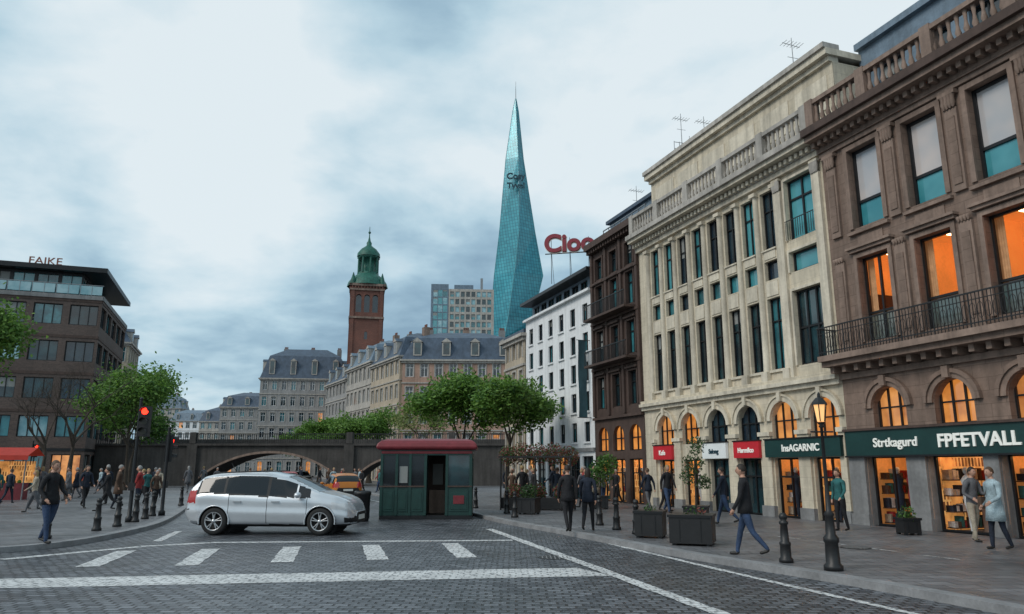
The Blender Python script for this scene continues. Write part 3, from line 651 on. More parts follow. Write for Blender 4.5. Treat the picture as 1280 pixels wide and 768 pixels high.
gen('grey_mansard_building',(-50.8,150,0),D2R(8),16.8,18,19.6,6,9,'grey_facade','slate',6.6,ns=9,chim=3)
gen('red_roof_house',(-36,146,0),D2R(10),4,9,17,5,3,'pink_facade','red_brick',4,ns=3,chim=1)
gen('domed_classical_building',(-57.0,96,0),A+math.pi/2,6.3,10,18.2,5,4,'beige_facade','slate',3.2,ns=5,chim=1)
gen('grey_terrace',(-74,190,0),D2R(6),13,30,17,5,6,'grey_facade','slate',4,ns=12,chim=2)
gen('distant_house',(-104,250,0),D2R(4),16,12,17,5,7,'pale_stone','slate',5,ns=5,chim=2)
gen('distant_house',(-90,235,0),D2R(-4),9,12,15,4,4,'beige_facade','slate_light',4,ns=5,chim=1)
gen('distant_house',(-150,330,0),D2R(4),24,12,22,5,8,'white_plaster','slate_light',5,ns=5,chim=2)
gen('distant_house',(-180,360,0),D2R(4),20,12,30,7,6,'pale_stone','slate_light',7,ns=5,chim=2)
gen('distant_house',(-120,340,0),D2R(-3),26,12,19,5,8,'pink_facade','slate_light',5,ns=5,chim=2)
gen('distant_house',(-208,330,0),D2R(3),34,12,24,6,10,'beige_facade','slate_light',6,ns=5,chim=2)
# left modern building
B=Bld('modern_brick_office',(-39.5-30*.9417,70-30*.3364,0),D2R(19.66)); W=30;D=16; fh=3.5
def fac2(L,nn):
    ops=[];p=L/nn
    for i in range(nn):
        for j in range(5):
            x_=p*i; z=.6+fh*j
            ops.append(dict(x0=x_+.12*p,x1=x_+.92*p,z0=z+.5 if j else .3,z1=z+2.45,glass='glass_lit' if (j==0 and i%3==0) else R.choice(['glass_dark','glass_teal','glass_navy','glass_teal','glass_sky','glass_dark']),mull=(3,1),fw=.08))
    facade(B,0,L,0,17.9,ops,'brown_brick',.25)
    for j in range(5): B.box('trim',0,L,-.05,.01,.6+fh*j+2.75,.6+fh*j+3.0,'dark_metal' if j==0 else 'brown_dark')
    B.box('trim',-.05,L+.05,-.12,.01,17.6,18.0,'grey_stone')
fac2(W,10); B.frame(W,0,math.pi/2); fac2(D,5); B.frame()
B.frame(0,1.0,0); facade(B,0,W-2,18,20.3,[dict(x0=i*2+.1,x1=i*2+1.9,z0=18.2,z1=20.1,glass=R.choice(['glass_teal','glass_sky','glass_cyan']),mull=(2,1)) for i in range(14)],'dark_metal',.1)
B.frame(W-2,1.0,math.pi/2); facade(B,0,12,18,20.3,[dict(x0=i*2+.1,x1=i*2+1.9,z0=18.2,z1=20.1,glass='glass_cyan',mull=(2,1)) for i in range(6)],'dark_metal',.1); B.frame()
B.box('roof',-1,W+.2,-.3,D,20.3,20.75,'dark_metal'); B.box('roof',0,W,.3,D,17.9,18.05,'slate'); B.box('shell',.3,W-.3,.5,D,.1,17.8,'brown_brick')
for q in range(20): B.box('railing',W-20+q,W-19.96+q,-.02,.02,18,19,'steel')
B.box('railing',W-20,W,-.03,.03,19,19.06,'steel')
for q in range(10): B.P('railing').poly([(W-19.95+q*2,.0,18.1),(W-18.1+q*2,.0,18.1),(W-18.1+q*2,.0,18.95),(W-19.95+q*2,.0,18.95)],'glass_sky')
B.finish()
E=empty('rooftop_letter_sign',(-44.6,68.6,20.8),D2R(15)); text_mesh('FAJKE',1.0,.06,'letter_rust','letters',E,(0,0,.05),0,.0,1.15); mb=MB(); mb.box(-2.1,2.1,.1,.18,-.03,.04,'black_iron'); mb.obj('frame',E)
# clock tower
B=Bld('brick_clock_tower',(-30.0,150,0),D2R(12)); w_=3.2
def side(i):
    B.frame(*[(-w_,-w_),(w_,-w_),(w_,w_),(-w_,w_)][i],i*math.pi/2)
for i in range(4):
    side(i); ops=[dict(x0=1.0+q*1.65,x1=2.1+q*1.65,z0=32.5,z1=36.2,arch=True,glass='glass_navy',mull=(1,1),frame=None,depth=.5) for q in range(3)]
    ops+=[dict(x0=2.9,x1=3.5,z0=z,z1=z+1.6,arch=True,glass='glass_navy',mull=(1,1),frame=None) for z in (22,27)]
    facade(B,0,2*w_,0,38.2,ops,'red_brick')
    for x_ in (0,2*w_-.7): B.box('pilasters',x_+.01,x_+.69,-.2,.01,1,37.6,'red_brick')
    for z in (31.2,37.0): B.box('cornice',-.25,2*w_+.25,-.3,.01,z,z+.4,'brown_trim')
    dentils(B,0,2*w_,-.35,0,37.4,37.9,'red_brick',.6,.3); B.box('cornice',-.45,2*w_+.45,-.45,.2,37.9,38.4,'brown_trim')
B.frame(); P=B.P('copper_lantern')
P.lathe(0,0,[(4.2,38.4),(3.9,39.4),(3.3,40.2),(2.5,40.8),(2.3,41.0)],'copper_green',12)
P.lathe(0,0,[(2.2,41),(2.2,41.4),(1.5,41.4),(1.5,44.4),(2.3,44.5),(2.3,44.9)],'copper_green',8)
for q in range(8): a=q*math.pi/4+.2; P.tube((2*math.cos(a),2*math.sin(a),41.3),(2*math.cos(a),2*math.sin(a),44.5),.22,.2,'copper_green')
P.lathe(0,0,[(2.4,44.9),(2.3,45.7),(1.7,46.5),(.9,47.1),(.5,47.5),(.55,48),(.3,48.4),(.12,49.3),(.05,51.6)],'copper_green',12)
for sx_ in (-1,1):
    for sy_ in (-1,1): P.lathe(sx_*2.9,sy_*2.9,[(.5,38.4),(.45,39.4),(.05,40.8)],'copper_green',6)
P.ball((0,0,50.3),.28,'copper_green'); B.finish()
# glass spire tower
B=Bld('glass_spire_skyscraper',(0,400,0)); P=B.P('glass_facade')
lv=[(0,(-11.8,0),(-4,-9),(6.2,0),(-2,12)),(70,(-11.8,0),(-4,-9),(7.2,0),(-2,12)),(81,(-11.8,0),(-2,-9),(11.2,0),(0,12)),(106,(-9.9,0),(1.5,-9),(17.2,0),(3,12)),(131,(-7.1,0),(4,-7.5),(13.0,0),(3,9)),(175,(-3.6,0),(3.6,-4),(6.6,0),(3,5)),(205,(.4,0),(2.4,-1.2),(3.8,0),(2.4,1.5)),(213,(2.0,0),(2.2,-.2),(2.45,0),(2.2,.3))]
for a,b in zip(lv,lv[1:]):
    for q in range(4):
        p0=(*a[1+q],a[0]);p1=(*a[1+(q+1)%4],a[0]);p2=(*b[1+(q+1)%4],b[0]);p3=(*b[1+q],b[0]); P.poly([p0,p1,p2],'tower_glass'); P.poly([p0,p2,p3],'tower_glass')
Q=B.P('ridge_fins')
for a,b in zip(lv,lv[1:]):
    for q in range(4): Q.tube((*a[1+q],a[0]),(*b[1+q],b[0]),.2,.2,'glass_cyan',5)
Q.tube((2.2,0,212),(2.2,0,224),.25,.08,'steel'); B.finish()
E=empty('skyscraper_lettering',(0,392.6,156),0); text_mesh('Cosy',5.0,.3,'letter_dark','upper_word',E,(2.2,1.4,4.8),0,.16,1.0); text_mesh('Tvvel',4.6,.3,'letter_dark','lower_word',E,(2.2,0.2,-1.2),0,.16,1.0)
mb=MB(); mb.tube((0,1,0),(0,7,0),.15,.15,'steel'); mb.tube((4.5,1,0),(4.5,7,0),.15,.15,'steel'); mb.tube((1,1.5,6),(2.5,7,6),.15,.15,'steel'); mb.obj('brackets',E)
# grid highrise
B=Bld('glass_highrise',(-33,300,0),D2R(4))
ops=[dict(x0=7.4+i*2.2,x1=9.0+i*2.2,z0=20+j*3.2,z1=22.2+j*3.2,glass=R.choice(['glass_teal','glass_sky','glass_dark']),mull=(1,1),frame=None) for i in range(8) for j in range(17)]
facade(B,6.8,25.5,0,74.5,ops,'pale_stone',.3); B.frame(0,0,0)
ops=[dict(x0=.4+i*2.0,x1=2.2+i*2.0,z0=20+j*3.2,z1=22.8+j*3.2,glass=R.choice(['glass_teal','glass_cyan','glass_sky']),mull=(1,1),frame=None) for i in range(3) for j in range(17)]
facade(B,-.5,6.7,0,76.5,ops,'slate_light',.1); B.frame()
B.box('shell',-.4,25.4,.4,14,0,74.3,'slate_light'); B.box('shell',-.45,6.6,.35,8,0,76.4,'slate_light'); B.box('roof',9,17,3,10,74.3,77,'slate_light'); B.box('roof',20,21,3,4,74,80,'steel'); B.finish()
# ------------------------------------------------------------------ bridge
B=Bld('stone_arch_bridge',(0,75,0)); P=B.P('spandrel_walls'); Q=B.P('vault')
X=[-41.3+.35*i for i in range(int((46)/.35))]
def under(x):
    for c,h,r in ((-23.9,7.2,2.7),(-11.0,4.6,2.3)):
        if abs(x-c)<h:
            rr=(h*h+r*r)/(2*r); return max(0,.55+math.sqrt(max(rr*rr-(x-c)**2,0))-(rr-r))
    return 0
for a,b in zip(X,X[1:]):
    u0,u1=under(a),under(b); zt=4.0
    for y in (0,5): P.poly([(a,y,u0),(b,y,u1),(b,y,zt),(a,y,zt)],'bridge_stone')
    Q.poly([(a,0,u0),(a,5,u0),(b,5,u1),(b,0,u1)],'bridge_stone')
    if u0>0 and u1>0: Q.poly([(a,-.08,u0),(b,-.08,u1),(b,-.08,u1+.22),(a,-.08,u0+.22)],'brown_trim'); Q.poly([(a,-.08,u0+.22),(b,-.08,u1+.22),(b,0.01,u1+.22),(a,0.01,u0+.22)],'brown_trim')
B.box('deck',-41.3,4.6,-.25,5.25,4.0,4.2,'bridge_stone')
x_=-41.2
while x_<4.5:
    B.box('parapet_railing',x_,x_+.05,-.15,-.1,4.2,5.1,'black_iron'); x_+=.22
B.box('parapet_railing',-41.3,4.6,-.18,-.08,5.1,5.18,'black_iron'); B.box('parapet_railing',-41.3,4.6,4.9,5.1,4.2,4.8,'bridge_stone')
for x_ in (-31.6,-16.1,-6.0): B.box('piers',x_-.5,x_+.5,-.3,5.3,0,4.0,'bridge_stone')
for x_ in (-36,-31.6,-16.1,-6.0): 
    B.box('piers',x_-.3,x_+.3,-.3,.3,4.2,5.3,'bridge_stone')
B.finish()
# ------------------------------------------------------------------ vegetation
def tree(name,loc,h,spread,leaf=('leaf_a','leaf_b','leaf_c'),nleaf=5000,size=.16,trunk=.16,clear=.3,seed=1,bare=False,levels=4,gs=.38):
    r=random.Random(seed); E=empty(name,loc); T=MB(); Lf=MB(); tips=[]
    def br(p,d,l,rad,lev):
        q=p
        for s in range(3):
            d=(d+Vector((r.uniform(-.18,.18),r.uniform(-.18,.18),r.uniform(-.05,.1)))).normalized(); nq=q+d*l/3
            T.tube(q,nq,rad*(1-.22*s),rad*(1-.22*(s+1)),'bark',6 if lev<2 else 4); q=nq
            if lev>=levels-2: tips.append((q,lev))
        if lev>=levels: return
        for k in range(r.choice((3,3,4)) if lev<3 else 3):
            a=r.uniform(0,2*math.pi); t=r.uniform(.45,.95)
            nd=(d*math.cos(t)+ (Vector((math.cos(a),math.sin(a),.15)))*math.sin(t)*spread/h*1.6).normalized()
            br(q-d*l*.15*k*.5,nd,l*r.uniform(.6,.78),rad*.45,lev+1)
    hc=h*clear; T.tube((0,0,-.1),(0,0,.35),trunk*1.5,trunk*1.05,'bark',8)
    br(Vector((0,0,.3)),Vector((0,0,1)),hc,trunk,0)
    mz=max(t[0].z for t in tips); sc=h/mz; mr_=sorted(math.hypot(t[0].x,t[0].y) for t in tips)[int(len(tips)*.93)]; sh=min(sc*1.25,spread/2/mr_*1.05)
    cxm=sum(t[0].x for t in tips)/len(tips)*sh; cym=sum(t[0].y for t in tips)/len(tips)*sh
    T.v=[(a*sh-cxm*min(1,c*sc/h),b*sh-cym*min(1,c*sc/h),c*sc) for a,b,c in T.v]; T.obj('trunk_and_limbs',E)
    if not bare:
        tl=[Vector((t[0].x*sh-cxm,t[0].y*sh-cym,t[0].z*sc*.97)) for t in tips]
        dens=[r.choice((.3,1,1.6)) for _ in tl]
        idx=r.choices(range(len(tl)),dens,k=nleaf)
        shade=[r.random() for _ in tl]
        for i in idx:
            g=gs*h/8
            c=tl[i]+Vector((r.gauss(0,g),r.gauss(0,g),r.gauss(0,g*.75)))
            s=size*r.uniform(.6,1.4); u=Vector((r.gauss(0,1),r.gauss(0,1),r.gauss(0,.8))).normalized(); v=u.orthogonal().normalized()
            k=.6*r.random()+.4*shade[i]; m=leaf[0] if k<.5 else leaf[1] if k<.78 else leaf[2]
            Lf.poly([c-u*s,c-v*s*.5,c+u*s,c+v*s*.5],m)
        Lf.obj('foliage',E)
    return E
tree('plane_tree',(-2.75,45,.12),7.2,4.8,nleaf=17000,size=.12,seed=3,clear=.3,gs=.44)
tree('plane_tree',(-.25,43.5,.12),6.9,5.0,nleaf=17000,size=.12,seed=8,clear=.3,gs=.44)
tree('birch_tree',(-10.2,84,.12),9.5,6,('leaf_y','leaf_y','leaf_b'),2600,.14,seed=5)
for i,(x_,y_,h_) in enumerate(((-19.5,90,8.2),(-23.5,93,7.6),(-16.5,88,8.6),(-27.5,98,7.2))): tree('street_tree',(x_,y_,.12),h_,7.0,nleaf=7500,size=.16,seed=20+i,clear=.25,leaf=('leaf_a','leaf_b','leaf_b'))
tree('street_tree',(-30.4,60,.12),9.6,6.4,nleaf=12000,size=.14,seed=31,clear=.25,gs=.52)
tree('street_tree',(-33.0,66,.12),8.2,5.5,nleaf=7000,size=.14,seed=34,clear=.25,gs=.5,leaf=('leaf_a','leaf_c','leaf_olive'))
tree('bare_tree',(-31.0,53.5,.12),9.8,7.0,bare=True,seed=41,levels=5,trunk=.22)
tree('bare_tree',(-35.5,57,.12),9.6,7.0,bare=True,seed=44,levels=5,trunk=.2)
tree('street_tree',(-31.6,43,.12),12.2,5.6,nleaf=10000,size=.14,seed=51,clear=.5)
def bush(mb,cs,n,size,mats,seed=0,flat=1):
    r=random.Random(seed)
    for i in range(n):
        c=cs[r.randrange(len(cs))]; d=Vector((r.gauss(0,1),r.gauss(0,1),r.gauss(0,1)*flat)).normalized()*c[3]*(r.random()**.4)
        c=Vector(c[:3])+d; s=size*r.uniform(.6,1.4); u=Vector((r.gauss(0,1),r.gauss(0,1),r.gauss(0,1))).normalized(); v=u.orthogonal().normalized()
        mb.poly([c-u*s,c-v*s*.5,c+u*s,c+v*s*.5],r.choice(mats))
def planter(name,loc,rot,w,h,plants,mats,n=500,size=.07,seed=0,trunk=None):
    E=empty(name,loc,rot); mb=MB(); mb.box(-w/2,w/2,-w/2,w/2,.05,h,'black_iron'); mb.box(-w/2-.03,w/2+.03,-w/2-.03,w/2+.03,h,h+.06,'dark_metal')
    for a in (-1,1):
        for b in (-1,1): mb.box(a*w*.4-.04,a*w*.4+.04,b*w*.4-.04,b*w*.4+.04,0,.05,'dark_metal')
    for a in (-.25,.25): mb.box(a*w-.01,a*w+.01,-w/2-.012,-w/2+.01,.1,h-.05,'dark_metal')
    mb.obj('box',E)
    l=MB()
    if trunk: l.tube((0,0,h),(0.03,0,trunk),.035,.025,'bark')
    bush(l,plants,n,size,mats,seed); l.obj('plant',E)
planter('planter_box',(4.2,18.0,.12),D2R(-20),.95,.62,[(0,0,.66,.22),(.2,.1,.66,.16)],['leaf_olive','leaf_c','leaf_red'],90,.04,1)
planter('planter_box',(3.55,19.8,.12),D2R(-20),.7,.6,[(0,0,.66,.18)],['leaf_olive','leaf_c'],80,.04,2)
planter('potted_tree',(5.6,23.4,.12),D2R(-20),.7,.55,[(0,0,1.9,.35),(.1,0,2.4,.3),(-.2,.1,1.5,.3),(.25,0,1.3,.25)],['leaf_olive','leaf_olive','leaf_c'],800,.045,3,2.0)
planter('planter_box',(.65,29.5,.12),D2R(-20),.7,.55,[(0,0,.8,.35)],['leaf_c','leaf_olive'],300,.06,4)
planter('potted_shrub',(10.5,20.5,.12),0,.45,.38,[(0,0,.5,.25)],['leaf_c','leaf_a'],200,.05,5)
planter('potted_tree',(3.8,33.0,.12),0,.6,.5,[(0,0,1.5,.6),(.3,0,1.9,.5)],['leaf_a','leaf_c'],900,.07,6,1.6)
E=empty('flower_pergola',(1.1,32.5,.12),D2R(-14)); mb=MB()
for x_ in (-1.5,0,1.5):
    for y_ in (-.5,.5): mb.tube((x_,y_,0),(x_,y_,2.2),.04,.04,'black_iron'); 
for y_ in (-.5,.5): mb.box(-1.6,1.6,y_-.03,y_+.03,2.15,2.22,'black_iron')
mb.box(-1.5,1.5,-.45,.45,.05,.5,'black_iron'); mb.obj('frame',E); l=MB(); bush(l,[(-1.3,0,2.25,.45),(-.7,0,2.35,.5),(0,0,2.3,.5),(.7,0,2.3,.5),(1.35,0,2.2,.45),(0,0,.7,.4),(-1,0,.7,.4),(1,0,.7,.4)],5200,.05,['leaf_red','leaf_olive','leaf_c','leaf_red'],9); l.obj('foliage',E)
# ------------------------------------------------------------------ street furniture
def bollard(x,y,h=.9,z=.12):
    E=empty('bollard',(x,y,z)); mb=MB(); k=h/.9
    mb.lathe(0,0,[(0,0),(.13,0),(.13,.06),(.1,.1),(.095,.3),(.105,.32),(.105,.36),(.08,.38),(.065,.68),(.085,.7),(.085,.73),(.05,.76),(.075,.8),(.08,.84),(.05,.89),(0,.9)],'black_iron',14)
    o=mb.obj('post',E); o.scale=(1,1,k)
for p in ((5.13,14.6),(3.33,20.7),(2.99,22.1),(2.7,23.8),(-11.6,19.3),(-11.7,21.8),(-11.9,23.3),(-12.3,25.2),(-12.7,26.7),(-13.2,28.3),(.1,27.5),(-.2,29.8),(-15.5,36),(-1.6,33.8)): bollard(*p)
def lamp(name,loc,h):
    E=empty(name,loc); mb=MB()
    mb.lathe(0,0,[(0,0),(.16,0),(.16,.08),(.12,.12),(.11,.45),(.13,.48),(.13,.54),(.085,.6),(.07,.9),(.09,.93),(.05,1.0),(.034,1.4),(.026,h-.55),(.05,h-.53),(.03,h-.5),(.08,h-.45)],'black_iron',14)
    mb.obj('column',E); g=MB(); g.lathe(0,0,[(.07,h-.44),(.115,h-.14)],'lamp_glass',6,False); g.obj('lantern_glass',E)
    c=MB(); c.lathe(0,0,[(.145,h-.14),(.135,h-.1),(.07,h-.02),(.03,h),(.03,h+.05),(0,h+.1)],'black_iron',6,False)
    for q in range(6): a=q*math.pi/3; c.tube((.075*math.cos(a),.075*math.sin(a),h-.44),(.12*math.cos(a),.12*math.sin(a),h-.13),.01,.01,'black_iron',4)
    c.tube((-.2,0,h-.62),(.2,0,h-.62),.015,.015,'black_iron'); c.obj('cap',E)
lamp('street_lamp',(5.55,13.5,.12),2.98)
def tlight(name,loc,h,rot,arm=0):
    E=empty(name,loc,rot); mb=MB(); mb.lathe(0,0,[(0,0),(.12,0),(.12,.15),(.07,.2),(.06,1),(.05,h)],'dark_metal',12); mb.ball((0,0,h),.06,'dark_metal')
    mb.obj('pole',E); b=MB(); zc=h-1.25
    b.box(-.15+.2,.15+.2,-.16,.1,zc,zc+1.0,'plastic_black')
    for i in range(3):
        z=zc+.17+.33*i; n_=12; lit=(i==2)
        b.poly([(.2+.11*math.cos(2*math.pi*k/n_),-.165,z+.11*math.sin(2*math.pi*k/n_)) for k in range(n_)],'red_light' if lit else 'lens_off')
        pts=[(math.cos(math.pi*k/8),math.sin(math.pi*k/8)) for k in range(9)]
        b.grid([[(.2+.13*c,-.16,z+.13*s) for c,s in pts],[(.2+.12*c,-.33,z+.12*s) for c,s in pts]],'plastic_black')
    b.tube((0,0,zc+.2),(.15,0,zc+.2),.02,.02,'dark_metal'); b.tube((0,0,zc+.8),(.15,0,zc+.8),.02,.02,'dark_metal'); 
    b.box(-.09,.09,-.12,-.05,1.0,1.25,'plastic_black'); b.obj('signal_head',E)
tlight('traffic_light',(-12.5,25.2,.12),4.0,D2R(8))
tlight('traffic_light',(-13.0,28.6,.12),3.2,D2R(110))
tlight('traffic_light',(-38,60,.12),3.8,D2R(60))
E=empty('litter_bin',(-5.3,27.2,0.004)); mb=MB(); mb.lathe(0,0,[(0,0),(.24,0),(.25,.05),(.29,.9),(.31,.92),(.31,1.0),(.26,1.05),(.24,.98),(.2,.6)],'black_iron',18)
for q in range(18): a=q*math.pi/9; mb.box(.26*math.cos(a)-.012,.26*math.cos(a)+.012,.26*math.sin(a)-.012,.26*math.sin(a)+.012,.1,.88,'dark_metal')
mb.obj('bin_body',E)
def antenna(loc,h,kind=0):
    E=empty('rooftop_antenna',loc,.3); mb=MB(); mb.tube((0,0,-.5),(0,0,h),.028,.014,'steel')
    if kind==0:
        mb.tube((-.45,0,h-.3),(.45,.1,h-.3),.012,.012,'steel',4)
        for q in range(6): mb.tube((-.4+.16*q,-.22,h-.3),(-.4+.16*q,.22,h-.3),.009,.009,'steel',4)
        mb.tube((-.25,0,h-.9),(.25,0,h-.9),.01,.01,'steel',4)
    else:
        for q in range(7): mb.tube((-.9+.3*q,0,.0),(-.9+.3*q,0,1.2),.016,.016,'steel',4)
        for z in (.3,.8,1.15): mb.tube((-.9,0,z),(.9,0,z),.016,.016,'steel',4)
    mb.obj('mast',E)
for s,dn,z,h,k in ((2.6,-1.5,17,2.0,0),(11.6,-2,17,3.0,0),(9.6,-2,17,1.9,0),(11.2,-2.2,17,1.6,1),(16.5,-2,14.6,3.2,0)):
    x_,y_=O(s,dn); antenna((x_,y_,z),h,k)
B=Bld('rooftop_plant_room',(*O(18.5,-1.3),14.4),A); B.box('walls',0,5,0,5,0,1.6,'slate_light'); B.box('roof',-.2,5.2,-.2,5.2,1.6,1.8,'slate'); B.box('vents',1,2,1,2,1.8,2.5,'steel'); B.box('vents',3,3.6,.5,1.2,1.8,2.3,'steel')
for q in range(8): B.box('railing',q*.7,q*.7+.04,-.5,-.46,0,1.1,'steel')
B.box('railing',0,5,-.51,-.45,1.1,1.15,'steel'); B.finish()
# ------------------------------------------------------------------ kiosk
E=empty('street_kiosk',(-3.16,28.2,.004),D2R(2)); w_=1.7; d_=2.1
b=MB(); G='kiosk_green'
b.box(-w_,w_,0,d_,.0,.14,'dark_metal'); 
b.box(-w_,-.05,0,.06,.14,1.15,G); b.box(.78,w_,0,.06,.14,1.15,G)
b.box(-w_,w_,-.01,.07,2.3,2.52,G)
for x_ in (-w_,-1.15,-.65,-.09,.7,w_-.12): b.box(x_,x_+.1,-.03,.08,.14,2.4,G)
b.box(-w_,-w_+.06,.06,d_,.14,1.05,G); b.box(w_-.06,w_,.06,d_,.14,1.05,G); b.box(-w_,w_,d_-.06,d_,.14,2.4,G)
for x_ in (-w_,w_-.1): 
    for y_ in (.7,1.4,d_-.1): b.box(x_+.005,x_+.095,y_,y_+.1,.14,2.4,G)
    b.box(x_,x_+.1,.06,d_,2.2,2.5,G)
for a,c in ((-w_+.14,-1.17),(-1.03,-.67),(-.53,-.11),(.85,w_-.14)): b.box(a,c,-.02,.0,.28,1.05,'kiosk_green'); b.box(a+.06,c-.06,-.032,-.019,.36,.97,G)
b.box(-w_,-.05,-.035,.0,1.15,1.2,'brown_dark'); b.box(.78,w_-.02,-.035,.0,1.15,1.2,'brown_dark'); b.box(-w_+.02,w_-.02,-.04,-.012,2.36,2.46,'kiosk_red')
b.box(1.0,1.4,-.05,-.033,.55,.85,'kiosk_red'); b.obj('body',E,bevel=.01)
g_=MB(); g_.poly([(-w_+.1,.04,1.15),(-.05,.04,1.15),(-.05,.04,2.3),(-w_+.1,.04,2.3)],'car_glass'); g_.poly([(.78,.04,1.15),(w_-.1,.04,1.15),(w_-.1,.04,2.3),(.78,.04,2.3)],'glass_dark')
for x_ in (-w_+.03,w_-.03): g_.poly([(x_,.1,1.05),(x_,d_-.1,1.05),(x_,d_-.1,2.3),(x_,.1,2.3)],'glass_teal')
g_.poly([(-1.0,.03,1.3),(-.7,.03,1.3),(-.7,.03,1.9),(-1.0,.03,1.9)],'blind')
g_.obj('windows',E)
r_=MB(); rows=[]
for q,(ex,z) in enumerate(((.08,2.5),(.16,2.54),(.17,2.62),(.12,2.74),(.0,2.84),(-.2,2.90),(-.6,2.93))):
    rows.append([(-w_-ex,-ex,z),(w_+ex,-ex,z),(w_+ex,d_+ex,z),(-w_-ex,d_+ex,z)])
r_.grid(rows,'kiosk_red',False,True); r_.poly(rows[-1],'kiosk_red'); r_.poly(rows[0],'dark_metal'); r_.obj('roof',E,bevel=.04)
i_=MB(); i_.box(-w_+.1,w_-.1,d_-.15,d_-.08,.14,2.3,'brown_dark'); i_.box(.0,.65,d_-.5,d_-.2,.14,1.0,'brown_trim'); i_.box(-.04,.0,.1,.75,.14,2.3,G); i_.box(.1,.5,d_-.17,d_-.151,1.2,2.0,'blind'); i_.obj('interior',E)
# red awning stall
E=empty('market_stall',(-28.8,41.5,.12),D2R(15)); mb=MB()
for x_ in (-2,2):
    for y_ in (0,2): mb.tube((x_,y_,0),(x_,y_,2.3),.04,.04,'steel')
mb.grid([[(-2.2,-.4,2.15),(2.2,-.4,2.15)],[(-2.2,-.38,2.4),(2.2,-.38,2.4)],[(-2.2,1,2.85),(2.2,1,2.85)],[(-2.2,2.3,2.4),(2.2,2.3,2.4)]],'awning_red',False)
mb.box(-1.9,1.9,.2,1.2,.0,.9,'kiosk_red')
for q in range(14): mb.ball((-1.7+.26*q,.4,.97),.11,R.choice(['leaf_red','car_orange','leaf_a','cloth_red']),7,5)
mb.box(-1.9,1.9,1.9,1.95,.9,2.1,'shop_shelves'); mb.obj('stall_frame',E)
